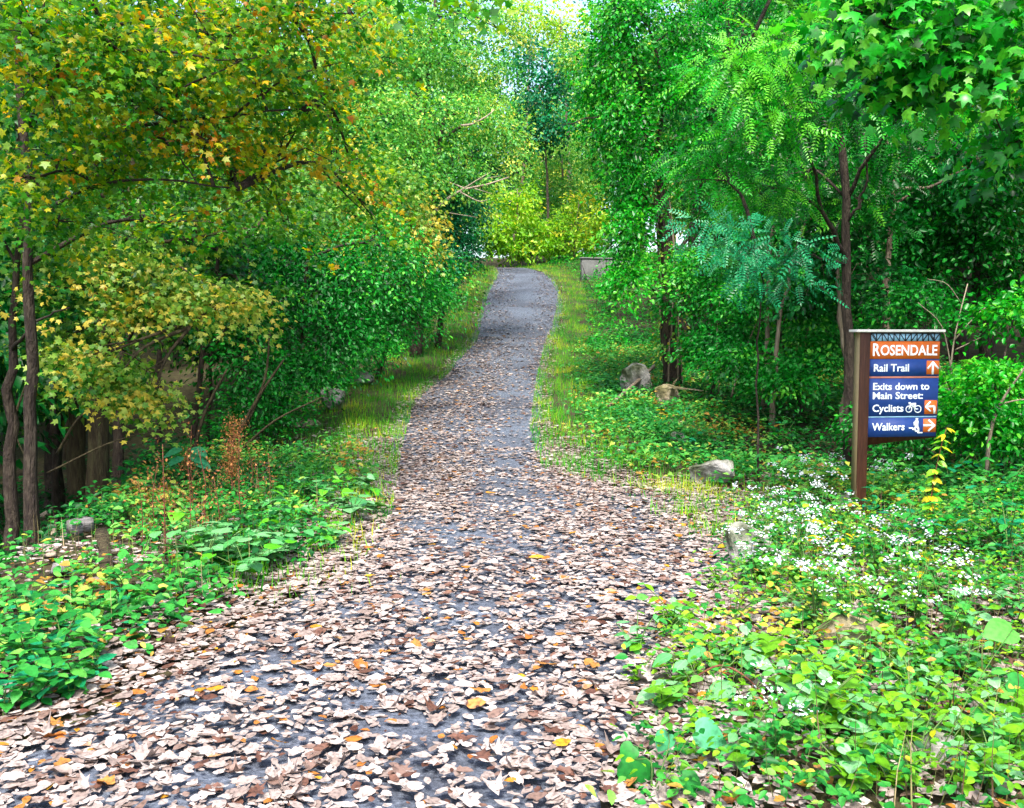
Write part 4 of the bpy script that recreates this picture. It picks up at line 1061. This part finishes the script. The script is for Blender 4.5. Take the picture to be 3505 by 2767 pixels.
# ------------------------------------------------------------------ grass and low ground cover
SIGN = ghit(1806, 1092)
def lowgreen():
    rg = np.random.default_rng(88)
    n = 460000
    y = rg.uniform(3.0, 47, n); x = rg.uniform(-5.5, 5.5, n)
    sl = xl(y) - x; sr = x - xr(y)
    wl = 1.5 + .3 * noise2(x * 0, y, 1.5); wr = 1.5 + .4 * noise2(x * 0 + 3, y, 2.0)
    pl = np.where((sl > -.18) & (sl < wl + .4), np.exp(-np.maximum(0, sl - .75) / .5) * sstep(y, 5, 9), 0)
    pr = np.where((sr > -.18) & (sr < wr + .4), np.exp(-np.maximum(0, sr - .8) / .7) * sstep(y, 8.8, 10.2), 0)
    k = rg.random(n) < np.maximum(pl, pr) * np.clip(.8 + .5 * noise2(x, y, .5), .1, 1) * (1 - .35 * sstep(y, 14, 40))
    x, y = x[k], y[k]
    # tufts in the leaves at the turning
    for (u, v, m, r) in ((1460, 1092, 260, .16), (1525, 1128, 420, .2), (1500, 1062, 500, .3), (1430, 1040, 400, .25), (540, 1230, 300, .3)):
        c = ghit(u, v)
        x = np.concatenate([x, c[0] + rg.normal(size=m) * r]); y = np.concatenate([y, c[1] + rg.normal(size=m) * r * .8])
    n = len(x)
    z = np.where((x > xl(y)) & (x < xr(y)), prof(y), ground(x, y)) - .015
    a = rg.uniform(0, 6.28, n)
    lean = rg.uniform(.15, .75, n)
    D = np.stack([np.cos(a) * lean, np.sin(a) * lean, np.ones(n)], -1)
    N = np.stack([np.cos(a), np.sin(a), np.full(n, .5)], -1) + rg.normal(size=(n, 3)) * .3
    t = .53 + .20 * noise2(x, y, .8) + rg.normal(size=n) * .16
    o = obj('grass', leaf_mesh('grass', np.stack([x, y, z], -1), D, N, rg.gamma(6, .0155, n).clip(.04, .2), 'blade', t, M['grass'], rg))
    tag(o, 'yellow green verge grass fringing both sides of the trail', None, None, 'stuff')
    # leafy ground cover
    def cover(name, label, n, xa, xb, ya, yb, dens, mat, size, hgt, tpl, t0, per=12):
        y = rg.uniform(ya, yb, n); x = rg.uniform(xa, xb, n)
        k = rg.random(n) < dens(x, y)
        k &= ~((np.abs(x - SIGN[0] - .05) < .3) & (y > SIGN[1] - 1.0) & (y < SIGN[1] + .15))
        x, y = x[k], y[k]; m = len(x)
        h = hgt * rg.uniform(.35, 1.3, m)
        P = np.stack([x, y, ground(x, y)], -1)[:, None] + rg.normal(size=(m, per, 3)) * np.array([.11, .11, 0])
        P[..., 2] += h[:, None] * rg.uniform(.12, 1, (m, per))
        a = rg.uniform(0, 6.28, (m, per))
        D = np.stack([np.cos(a), np.sin(a), rg.uniform(-.5, .35, (m, per))], -1)
        N = np.stack([rg.normal(size=(m, per)) * .35, rg.normal(size=(m, per)) * .35 - .2, np.ones((m, per))], -1)
        t = t0 + .22 * noise2(x, y, 1.3)[:, None] + rg.normal(size=(m, 1)) * .16 + rg.normal(size=(m, per)) * .14
        S = size * rg.uniform(.5, 1.3, (m, per)) * rg.uniform(.8, 1.25, (m, 1))
        o = obj(name, leaf_mesh(name, P.reshape(-1, 3), D.reshape(-1, 3), N.reshape(-1, 3), S.ravel(), tpl, t.ravel(), M[mat], rg))
        tag(o, label, None, None, 'stuff')
    def dl(x, y):
        s = xl(y) - x
        hole = np.exp(-(((x - ghit_pl[0]) / .75) ** 2 + ((y - ghit_pl[1]) / .75) ** 2))
        return np.where(s > .15, (sstep(s, .1, .6) * np.clip(.75 + .4 * noise2(x, y, .8), 0, 1)) * (1 - .92 * hole), 0)
    ghit_pl = ghit(150, 1185)
    cover('ground_cover', 'blue green low weeds carpeting the left bank', 5200, -7.5, -1.2, 3, 12, dl, 'herb', .064, .20, 'oval', .45, 10)
    cover('ground_cover', 'dark leafy weeds along the left verge under the thicket', 5200, -6.5, -.6, 12, 40, lambda x, y: np.where(xl(y) - x > 1.15, np.exp(-np.maximum(0, xl(y) - x - 2.2) / 1.2) * .9, 0), 'green', .075, .55, 'rhomb', .6, 16)
    cover('ground_cover', 'low ivy and weeds covering the right bank behind the sign', 11000, .5, 9, 7.2, 24, lambda x, y: np.where(x - xr(y) > .35, sstep(x - xr(y), .2, 1.4) * np.clip(.9 + .3 * noise2(x, y, .9), 0, 1), 0), 'herb', .074, .26, 'rhomb', .45, 11)
    cover('ground_cover', 'green brush at the right verge up the hill', 3000, .2, 9, 22, 45, lambda x, y: np.where(x - xr(y) > .9, .9, 0), 'green', .09, .4, 'rhomb', .6)
    cover('ground_cover', 'fine lime green weeds between the dry leaves and the white flowers', 3000, .4, 6, 2.8, 8.6, lambda x, y: np.where(x - xr(y) > .12, np.clip(.24 + .4 * sstep(y, 4.4, 6.5) + .4 * noise2(x + 5, y, .6), 0, 1), 0), 'lime', .036, .26, 'oval', .35, 11)
    cover('ground_cover', 'fine yellow green weeds in the dry leaves below the sign', 3600, .4, 6, 2.8, 8.2, lambda x, y: np.where(x - xr(y) > .12, np.clip(.34 + .4 * sstep(y, 4.4, 6.5) + .4 * noise2(x, y, .7), 0, 1), 0), 'herb', .042, .24, 'oval', .45, 11)
    cover('ground_cover', 'dark scrub in the left hollow', 2600, -16, -4, 7, 24, lambda x, y: np.where(xl(y) - x > 2.4, .45, 0), 'deep', .10, .5, 'maple5', .4, 9)
lowgreen()
def dry_stems():
    rg = np.random.default_rng(91)
    n = 5200
    y = rg.uniform(2.8, 9, n); x = rg.uniform(-5, 5.5, n)
    k = ((x - xr(y) > .2) | ((xl(y) - x > .3) & (rg.random(n) < .5)))
    x, y = x[k], y[k]; n = len(x); a = rg.uniform(0, 6.28, n); l = rg.uniform(.05, .7, n)
    D = np.stack([np.cos(a) * l, np.sin(a) * l, np.ones(n)], -1)
    N = np.stack([np.cos(a), np.sin(a), np.full(n, .3)], -1)
    o = obj('dry_stems', leaf_mesh('dry_stems', np.stack([x, y, ground(x, y) - .01], -1), D, N, rg.uniform(.10, .36, n), 'stalk', rg.random(n), M['straw'], rg))
    tag(o, 'thin brown and olive stems standing among the bank weeds', None, None, 'stuff')
dry_stems()

# ------------------------------------------------------------------ single plants
_leafc = {}
def leafm(kind, mat, tv):
    """one modelled leaf of unit length, base at origin, along +Y"""
    key = (kind, mat, tv)
    if key in _leafc: return _leafc[key]
    ys = np.array([0, .03, .09, .18, .30, .44, .58, .71, .83, .93, 1.0])
    wd = {'heart': np.array([.01, .20, .36, .45, .475, .44, .365, .27, .165, .065, 0]), 'ovate': np.array([.01, .06, .14, .23, .295, .315, .285, .22, .135, .055, 0]), 'lance': np.array([.008, .03, .06, .10, .13, .14, .13, .10, .065, .03, 0])}[kind]
    r = np.random.default_rng(int(tv * 100) + len(kind))
    dr = r.uniform(.1, .45); fo = r.uniform(.05, .22)
    V, q = [], []
    back = {'heart': .14, 'ovate': .03, 'lance': 0}[kind]
    for i, (y, w) in enumerate(zip(ys, wd)):
        z = -dr * y * y + .10 * y
        yb = y - back * max(0, 1 - i / 4.0) * (i > 0)
        for s in (-1, -.5, 0, .5, 1):
            V.append((s * w, yb if abs(s) == 1 else y, z + fo * w * abs(s) * 1.2 - (.10 * w if abs(s) == 1 else 0) + r.normal() * .006 * abs(s)))
    for i in range(len(ys) - 1):
        for k in range(4):
            a = i * 5 + k
            q.append((a, a + 1, a + 6, a + 5))
    me = mesh_np('leaf', np.array(V), [np.array(q)], M[mat], np.full(len(V), tv), True)
    at = me.attributes.new('rib', 'FLOAT', 'POINT'); at.data.foreach_set('value', np.tile([1, .5, 0, .5, 1], len(ys)).astype(np.float32))
    _leafc[key] = me
    return _leafc[key]

def put_leaf(parent, kind, mat, tv, pos, d, n, s, name='leaf'):
    o = obj(name, leafm(kind, mat, tv), parent, pos)
    d = norm(np.asarray(d, float)); n = np.asarray(n, float); n = norm(n - (n @ d) * d); x = np.cross(d, n)
    m = Matrix(((x[0], d[0], n[0]), (x[1], d[1], n[1]), (x[2], d[2], n[2])))
    o.rotation_euler = m.to_euler(); o.scale = (float(s),) * 3
    return o

def weed(name, rg, nst, h, per, lsize, kind, mats, stem='stem', spread=.12, rosette=False):
    root = empty(name, (0, 0, 0))
    for k in range(nst):
        a = rg.uniform(0, 6.28); hh = h * rg.uniform(.6, 1.1)
        tip = np.array([math.cos(a) * spread * rg.uniform(.4, 1.4), math.sin(a) * spread * rg.uniform(.4, 1.4), hh])
        q = curve([(0, 0, -.04), tip * np.array([.3, .3, .55]), tip], 8)
        m = MB(); m.tube(q, np.linspace(.0045, .002, len(q)), 4)
        obj('stem', m.me('stem', M[stem], True), root)
        for j in range(per):
            s = 1 if rosette else (.35 + .65 * (j // 2 + 1) / math.ceil(per / 2))
            p = q[min(len(q) - 1, int(s * (len(q) - 1)))]
            b = a + j * 3.14 + (j // 2) * 1.4 + rg.normal() * .35
            d = (math.cos(b), math.sin(b), rg.uniform(-.35, .3))
            mat, tv = mats[int(rg.integers(len(mats)))]
            put_leaf(root, kind, mat, tv, p, d, (rg.normal() * .25, rg.normal() * .25 - .15, 1), lsize * rg.uniform(.65, 1.2) * (1.15 - .3 * s))
    return root

def scatter(protos, label_group, spots, rg, smin=.8, smax=1.25):
    """place the prototypes and their copies on the ground"""
    used = set()
    for i, p in enumerate(spots):
        k = i % len(protos)
        o = protos[k] if k not in used else copy_tree(protos[k])
        used.add(k)
        o.location = [float(t) for t in p]
        s = rg.uniform(smin, smax); o.scale = (s, s, s)
        o.rotation_euler = (0, 0, rg.uniform(0, 6.28))
        lab, cat, grp = label_group(k, i)
        tag(o, lab, cat, grp)

def plants():
    rg = np.random.default_rng(321)
    H = lambda a, b: rg.uniform(a, b)
    # broad-leaved clump on the left verge
    pr = [weed('broadleaf_weed', rg, n, .24, 3, .13, 'heart', mt, spread=.16) for n, mt in
          ((4, [('mint', .3), ('mint', .6), ('mint', .8)]), (5, [('mint', .5), ('mint', .9), ('grass', .5)]), (4, [('grass', .45), ('mint', .4), ('mint', .7)]))]
    sp = []
    while len(sp) < 30:
        u, v = H(380, 790), H(1035, 1250)
        if abs(v - (1250 - (u - 380) * .48)) < 75: sp.append(ghit(u, v))
    scatter(pr, lambda k, i: (['mint green broad leaved weed in the clump on the left trail edge', 'pale topped broad leaved weed in the clump on the left trail edge', 'yellow green broad leaved weed in the clump on the left trail edge'][k], 'weed', ['mint green weeds', 'pale topped weeds', 'yellow green weeds'][k] + ' in the left clump'), sp, rg)
    # seedlings in the left corner
    pr = [weed('leafy_seedling', rg, 3, .16, 6, .085, 'ovate', mt, spread=.12) for mt in ([('herb', .25), ('herb', .4), ('blue', .6)], [('herb', .5), ('herb', .7), ('blue', .8)])]
    sp = [ghit(H(5, 330) * k, v) for k, v in [(1 - .0022 * max(0, (w - 1290)), w) for w in np.linspace(1270, 1510, 26)]]
    scatter(pr, lambda k, i: (['dark oval leaved seedling in the left bank corner below the planks', 'bluish oval leaved seedling in the left bank corner below the planks'][k], 'seedling', ['dark', 'bluish'][k] + ' seedlings below the planks'), sp, rg)
    # seedlings in the dry leaves on the right
    mts = [[('mint', .4), ('mint', .7), ('herb', .6), ('lime', .2)], [('lime', .3), ('herb', .7), ('lime', .5)], [('lime', .2), ('lime', .5), ('yellow', .4), ('herb', .7)], [('mint', .9), ('lime', .25), ('herb', .75)]]
    pr = [weed('leafy_seedling', rg, 3, .20, 7, .078, 'ovate', mts[0], spread=.16), weed('leafy_seedling', rg, 4, .15, 6, .05, 'ovate', mts[1], spread=.12),
          weed('leafy_seedling', rg, 3, .20, 6, .06, 'ovate', mts[2], spread=.14), weed('leafy_seedling', rg, 3, .17, 5, .085, 'heart', mts[3], spread=.18)]
    sp = []
    while len(sp) < 120:
        u, v = H(1335, 2160), H(1230, 1700)
        if u > 1330 + max(0, 1400 - v) * 1.1 and not (1360 < u < 1720 and v > 1470 and rg.random() < .8): sp.append(ghit(u, v))
    marks = [(ghit(1540, 1500), 'in dry leaves round the arching bramble cane'), (ghit(1790, 1375), 'in dry leaves round the broken pale slab'), (ghit(1960, 1600), 'in dry leaves round the dark rough boulder'), (ghit(1480, 1330), 'in dry leaves between the trail and the white flowers')]
    def near_(p): return min(marks, key=lambda m: np.linalg.norm(m[0] - p))[1]
    labs = ['mint green seedling', 'fine leaved lime seedling', 'yellowing small leaved seedling', 'pale heart leaved seedling']
    scatter(pr, lambda k, i: (labs[k] + ' ' + near_(sp[i]), 'seedling', labs[k] + 's ' + near_(sp[i])), sp, rg)
    # nettle-like weeds on the bank behind the flowers
    pr = [weed('leafy_weed', rg, 4, .42, 8, .075, 'ovate', [('herb', .35), ('herb', .55), ('green', .7)], spread=.2), weed('leafy_weed', rg, 4, .36, 8, .085, 'ovate', [('blue', .6), ('herb', .5), ('blue', .85)], spread=.2)]
    sp = [ghit(H(1380, 1780), H(880, 1000)) for _ in range(16)] + [ghit(H(1840, 2160), H(1010, 1220)) for _ in range(22)]
    scatter(pr, lambda k, i: (['green leafy weed growing on the bank around the signpost', 'blue green leafy weed growing on the bank around the signpost'][k], 'weed', ['green', 'blue green'][k] + ' weeds around the signpost'), sp, rg)

    # white asters
    def aster(rg, nst, h, ncl, dense):
        root = empty('aster', (0, 0, 0))
        st = MB(); P, D, N, S = [], [], [], []
        tips = []
        for k in range(nst):
            a = rg.uniform(0, 6.28)
            tip = np.array([math.cos(a) * .13 * rg.uniform(.2, 1.3), math.sin(a) * .13 * rg.uniform(.2, 1.3), h * rg.uniform(.7, 1.1)])
            q = curve([(0, 0, -.04), tip * np.array([.2, .2, .5]), tip], 8); st.tube(q, np.linspace(.004, .0015, len(q)), 4); tips.append(tip)
            for j in range(12):
                p = q[rg.integers(1, 7)]; b = rg.uniform(0, 6.28)
                P.append(p); D.append((math.cos(b), math.sin(b), .1)); N.append((0, 0, 1) + rg.normal(size=3) * .3); S.append(rg.uniform(.03, .07))
        obj('stems', st.me('stems', M['stem'], True), root)
        obj('foliage', leaf_mesh('foliage', np.array(P), np.array(D), np.array(N), np.array(S), 'oval', rg.normal(.6, .15, len(P)), M['herb'], rg), root)['kind'] = 'stuff'
        for k in range(ncl):
            c = tips[k % nst] + rg.normal(size=3) * np.array([.07, .07, .04])
            m = MB()
            for j in range(dense):
                p = c + rg.normal(size=3) * np.array([.022, .022, .010])
                n = norm(np.array([0, -.35, 1]) + rg.normal(size=3) * .4); a1 = norm(np.cross(n, (.3, .9, .1))); a2 = np.cross(n, a1); r = rg.uniform(.0055, .010)
                V = [p + n * r * .45] + [p + (a1 * math.cos(t) + a2 * math.sin(t)) * r * (1 if i % 2 else .62) for i, t in enumerate(np.arange(10) * .6283)]
                m.add(V, [np.array([(0, 1 + i, 1 + (i + 1) % 10) for i in range(10)])], rg.random())
            obj('flower_head', m.me('flower_head', M['petal']), root)['kind'] = 'stuff'
        return root
    pr = [aster(rg, 6, .36, 7, 15), aster(rg, 5, .30, 5, 13), aster(rg, 7, .40, 8, 10)]
    sp = [ghit(u, v) for u, v in ((1590, 1175), (1640, 1150), (1620, 1210), (1690, 1180), (1660, 1110), (1730, 1150), (1720, 1090), (1775, 1130), (1760, 1210), (1690, 1240), (1640, 1270), (1590, 1245),
          (1720, 1290), (1780, 1310), (1850, 1240), (1910, 1280), (1650, 1050), (1740, 1050), (1880, 1080), (1560, 1200), (1940, 1340), (2000, 1400), (1860, 1355), (1800, 1390), (1720, 1345), (1980, 1270), (1640, 1640))]
    scatter(pr, lambda k, i: (['dense white aster flowering at the foot of the signpost', 'short white aster flowering at the foot of the signpost', 'tall loose white aster flowering at the foot of the signpost'][k], 'flower', ['dense', 'short', 'tall loose'][k] + ' asters by the sign'), sp, rg, .85, 1.2)

    # arching bramble cane with its own big leaves
    d0 = 4.1
    path = [ghit(1420, 1510)] + px((1432, 1465, 3.95), (1470, 1432, 3.95), (1518, 1407, 3.95), (1560, 1420, 3.9), (1600, 1455, 3.85), (1635, 1510, 3.75), (1660, 1560, 3.65), (1676, 1610, 3.55))
    b = path[0]
    root = empty('bramble', b); tag(root, 'arching brown bramble cane with large pale leaves over the dry leaves', 'bramble')
    q = curve(path, 36)
    m = MB(); m.tube(q - b, np.linspace(.006, .003, len(q)), 6); obj('cane', m.me('cane', M['cane'], True), root)
    near = [(1490, 1370, .11, -.9), (1420, 1385, .10, -1), (1450, 1395, .09, -.6), (1560, 1400, .09, .8), (1575, 1385, .1, 1), (1640, 1430, .15, .5), (1590, 1395, .11, .9), (1700, 1500, .15, .9), (1690, 1480, .11, 1), (1545, 1450, .13, -.7), (1640, 1520, .10, .3),
            (1480, 1545, .13, -.8), (1560, 1560, .12, .6), (1600, 1520, .10, .9), (1500, 1500, .12, -1), (1530, 1585, .10, -.3), (1410, 1440, .09, -1), (1380, 1465, .08, -1), (1580, 1475, .09, .7), (1620, 1560, .11, .9)]
    for u, v, s, dx in near:
        p = W(u, v, d0 - .1 - (v - 1400) * .0022)
        j = q[np.argmin(np.linalg.norm(q - p, axis=1))]
        m = MB(); m.tube(np.array([j, (j + p) / 2 + (0, 0, .015), p]) - b, [.0025, .002, .0015], 4); obj('petiole', m.me('petiole', M['stem'], True), root)
        put_leaf(root, 'ovate' if rg.random() < .6 else 'heart', 'mint', float(rg.choice([.5, .7, .9])), p - b, (dx, -.25 + rg.normal() * .2, -.25), (rg.normal() * .15, -.3, 1), s)
    # heart-leaved vine in the corner below the bramble
    b = ghit(1375, 1690)
    root = empty('heart_leaved_vine', b); tag(root, 'heart leaved vine with one blue grey upturned leaf beside the trail', 'vine')
    for u, v, d, s, mat, tv, dr, nn in ((1340, 1605, 3.2, .14, 'herb', .3, (.1, -.2, -1), (0, -1, .3)), (1338, 1575, 3.25, .075, 'herb', .4, (-.5, -.3, -.6), (0, -.8, .7)), (1470, 1545, 3.3, .125, 'blue', 1.0, (.9, -.1, -.25), (-.1, -.8, .8)), (1412, 1550, 3.35, .08, 'blue', .98, (-.4, -.1, -.7), (0, -.9, .5)), (1440, 1640, 3.1, .09, 'herb', .35, (.6, -.4, -.3), (0, -.6, 1))):
        p = W(u, v, d)
        m = MB(); m.tube(curve([b, (b + p) / 2 + (.03, 0, .06), p], 8) - b, np.linspace(.003, .0015, 8)[:len(curve([b, (b + p) / 2 + (.03, 0, .06), p], 8))], 4); obj('stem', m.me('stem', M['stem'], True), root)
        put_leaf(root, 'heart', mat, tv, p - b, dr, nn, s)
    b = ghit(1960, 1640)
    root = empty('heart_leaved_vine', b); tag(root, 'heart leaved vine sprawling over the dark rough boulder', 'vine')
    for u, v, d, s, tv, dr in ((1950, 1540, 3.5, .14, .4, (.2, -.4, -.8)), (1900, 1560, 3.4, .11, .35, (-.8, -.2, -.3)), (2050, 1510, 3.5, .12, .5, (.6, -.2, -.5)), (2110, 1560, 3.4, .13, .55, (.8, -.3, -.3)), (2130, 1440, 3.7, .13, .4, (.7, -.2, -.4)), (2080, 1610, 3.3, .13, .5, (-.2, -.5, -.7)), (1860, 1610, 3.3, .1, .4, (-.6, -.4, -.4)), (1820, 1500, 3.6, .12, .8, (.8, -.2, .1)), (1770, 1525, 3.5, .1, .8, (-.8, -.2, .1)), (2140, 1330, 4.0, .15, .7, (-.9, -.2, -.1))):
        p = W(u, v, d)
        q = curve([b, (b + p) / 2 + (.02, 0, .07), p], 8)
        m = MB(); m.tube(q - b, np.linspace(.003, .0015, len(q)), 4); obj('stem', m.me('stem', M['stem'], True), root)
        put_leaf(root, 'heart', 'herb', tv, p - b, dr, (rg.normal() * .2, -.6, .8), s)

    # yellow-leaved shoot right of the sign
    b = ghit(1962, 1140)
    root = empty('yellow_shoot', b); tag(root, 'tall shoot with drooping yellow leaves right of the signpost', 'shoot')
    q = curve([b] + px((1968, 1050, b[1]), (1985, 960, b[1] - .05), (2000, 905, b[1] - .05)), 16)
    m = MB(); m.tube(q - b, np.linspace(.007, .002, len(q)), 5); obj('stem', m.me('stem', M['cane'], True), root)
    for j in range(64):
        i = int(rg.integers(3, len(q))); a = rg.uniform(0, 6.28)
        mat, tv = [('yellow', .5), ('yellow', .85), ('lime', .5), ('lime', .8), ('grass', .6)][int(rg.integers(5))]
        put_leaf(root, 'lance' if i > 9 else 'ovate', mat, tv, q[i] - b, (math.cos(a), math.sin(a) * .6, -.35), (rg.normal() * .3, -.5, 1), rg.uniform(.045, .095))
    # yellow leaved sprigs among the asters
    pr = [weed('yellow_sprig', rg, 3, .34, 5, .075, 'ovate', [('yellow', .7), ('yellow', 1.0), ('lime', .7)], spread=.13)]
    scatter(pr, lambda k, i: ('bright yellow leaved sprig among the white asters and weeds', 'sprig', 'yellow sprigs among the asters'), [ghit(u, v) for u, v in ((1720, 1190), (1790, 1180), (1840, 1170), (1950, 1200), (2010, 1180), (1930, 1260), (1400, 905), (2030, 1250))], rg)

    # rust-brown dock and dry stalks on the left bank
    def dock(u, v, vt, label, r, nseed):
        b = ghit(u, v); d = b[1]
        root = empty('dock_plant', b); tag(root, label, 'weed')
        q = curve([b] + px((u - 2, (v + vt) / 2, d), (u + 4, vt, d)), 10)
        m = MB(); m.tube(q - b, np.linspace(.008, .003, len(q)), 5); obj('stalk', m.me('stalk', M['cane'], True), root)
        s = rg.random(nseed); c = q[(4 + s * 5.9).astype(int)] + (rg.normal(size=(nseed, 3)) * np.array([r, r, .05]))
        obj('seed_head', leaf_mesh('seed_head', c, rg.normal(size=(nseed, 3)) + np.array([0, 0, 1.2]), rg.normal(size=(nseed, 3)), rg.uniform(.008, .024, nseed), 'rhomb', rg.random(nseed), M['rust'], rg, b), root)['kind'] = 'stuff'
    dock(492, 1075, 895, 'tall rust brown dock gone to seed on the left bank', .045, 1500)
    dock(398, 1020, 960, 'short rust brown dock at the rim of the hollow', .05, 500)
    def stalk(rg, h):
        root = empty('dry_stalk', (0, 0, 0))
        q = curve([(0, 0, -.04), (.02, 0, h * .5), (rg.normal() * .06, 0, h)], 8)
        m = MB(); m.tube(q, np.linspace(.005, .002, len(q)), 4)
        for k in range(5):
            p = q[3 + k % 4]; e = p + np.array([rg.normal() * .08, rg.normal() * .08, .1]); m.tube(np.array([p, e]), [.002, .001], 3, cap=False)
        obj('stalk', m.me('stalk', M['cane'], True), root)
        n = 60; c = q[rg.integers(3, len(q), n)] + rg.normal(size=(n, 3)) * np.array([.05, .05, .05])
        obj('seed_head', leaf_mesh('seed_head', c, rg.normal(size=(n, 3)), rg.normal(size=(n, 3)), rg.uniform(.012, .03, n), 'rhomb', rg.random(n), M['rust'], rg), root)['kind'] = 'stuff'
        return root
    pr = [stalk(rg, .5), stalk(rg, .4), stalk(rg, .62)]
    scatter(pr, lambda k, i: ('thin dry brown stalk standing among the left bank weeds', 'stalk', 'dry stalks on the left bank'), [ghit(u, v) for u, v in ((330, 1130), (365, 1110), (400, 1150), (430, 1100), (470, 1140), (510, 1120), (545, 1090), (440, 1170), (350, 1180), (530, 1060), (575, 1075), (410, 1075), (300, 1160))], rg)
    # big-leaved sapling glinting in front of the hollow
    b = ghit(398, 1035)
    root = empty('sapling', b); tag(root, 'small sapling with five large blue green leaves before the dark hollow', 'sapling')
    q = curve([b] + px((397, 990, b[1]), (398, 945, b[1])), 8)
    m = MB(); m.tube(q - b, np.linspace(.008, .004, len(q)), 5); obj('stem', m.me('stem', M['cane'], True), root)
    for u, v, dx in ((385, 950, -1), (405, 948, .9), (390, 968, -.8), (402, 962, .8), (412, 975, 1)):
        put_leaf(root, 'ovate', 'blue', .95, W(u, v, b[1]) - b, (dx, -.4, -.2), (0, -.5, 1), .20)

    # bare shrubs around the dark hollow on the right
    def bare(label, u, d, lines, bark='dead_wood', name='bare_shrub'):
        b = foot(u, d); root = empty(name, b); tag(root, label, 'shrub')
        for pts, r in lines:
            q = curve(px(*pts), 10); m = MB(); m.tube(q - b, np.linspace(r, r * .4, len(q)), 5)
            obj('branch', m.me('branch', M[bark], True), root)
    b0 = foot(2085, 11)
    bare('bare pale twiggy shrub in front of the dark hollow right of the sign', 2030, 10.5, [([(2030, 960, 10.5), (2010, 800, 10.4), (2020, 700, 10.4), (2045, 600, 10.4)], .014), ([(2012, 790, 10.4), (1990, 690, 10.3), (1940, 640, 10.2)], .009), ([(2016, 720, 10.4), (2070, 660, 10.3), (2110, 640, 10.2)], .009), ([(2018, 740, 10.4), (2060, 720, 10.3), (2120, 690, 10.2)], .008),
        ([(2020, 860, 10.4), (1985, 770, 10.3), (1975, 690, 10.3)], .008), ([(2030, 640, 10.4), (2000, 600, 10.2), (1960, 590, 10.1)], .007), ([(2025, 900, 10.4), (2060, 830, 10.2), (2050, 780, 10.2)], .007)])
    bare('crooked grey stem curving up beside the bright arching shrub', 2088, 8.9, [([(2085, 1010, 8.9), (2090, 930, 8.9), (2110, 860, 8.9), (2150, 800, 8.8), (2190, 740, 8.7)], .022), ([(2112, 855, 8.9), (2160, 845, 8.8), (2200, 850, 8.8)], .01)], 'bark_pale', 'crooked_stem')
    bare('bare leaning grey saplings behind the boulders', 1560, 14, [([(1545, 840, 14), (1575, 740, 14), (1610, 660, 14)], .016), ([(1660, 830, 13.6), (1700, 720, 13.6), (1728, 640, 13.6)], .018), ([(1735, 860, 13), (1780, 760, 13), (1840, 690, 12.8)], .014), ([(1520, 830, 14.4), (1515, 720, 14.4), (1522, 620, 14.4)], .012)], 'bark_pale', 'bare_shrub')
    bare('thin bare bush twigs arching over the right verge up the hill', 1280, 27, [([(1320, 690, 26), (1290, 640, 26.5), (1250, 610, 27), (1230, 560, 27)], .02), ([(1262, 618, 27), (1260, 660, 27)], .012)], 'bark', 'bare_shrub')
    bare('bare tangled limbs in the left hollow beside the thick mossy trunk', 150, 9.8, [([(120, 960, 9.9), (170, 880, 9.8), (240, 840, 9.6)], .018), ([(100, 1000, 9.8), (250, 930, 9.6), (400, 900, 9.4)], .012), ([(60, 800, 9.6), (30, 900, 9.6), (60, 980, 9.6)], .016), ([(400, 1000, 11), (430, 880, 11), (480, 780, 11)], .03), ([(470, 980, 11.5), (540, 850, 11.5), (600, 760, 11.5)], .03), ([(500, 960, 11.5), (580, 890, 11.4), (680, 840, 11.3)], .02), ([(520, 900, 11.6), (560, 800, 11.6), (570, 700, 11.6)], .025)], 'bark_olive', 'bare_shrub')
plants()
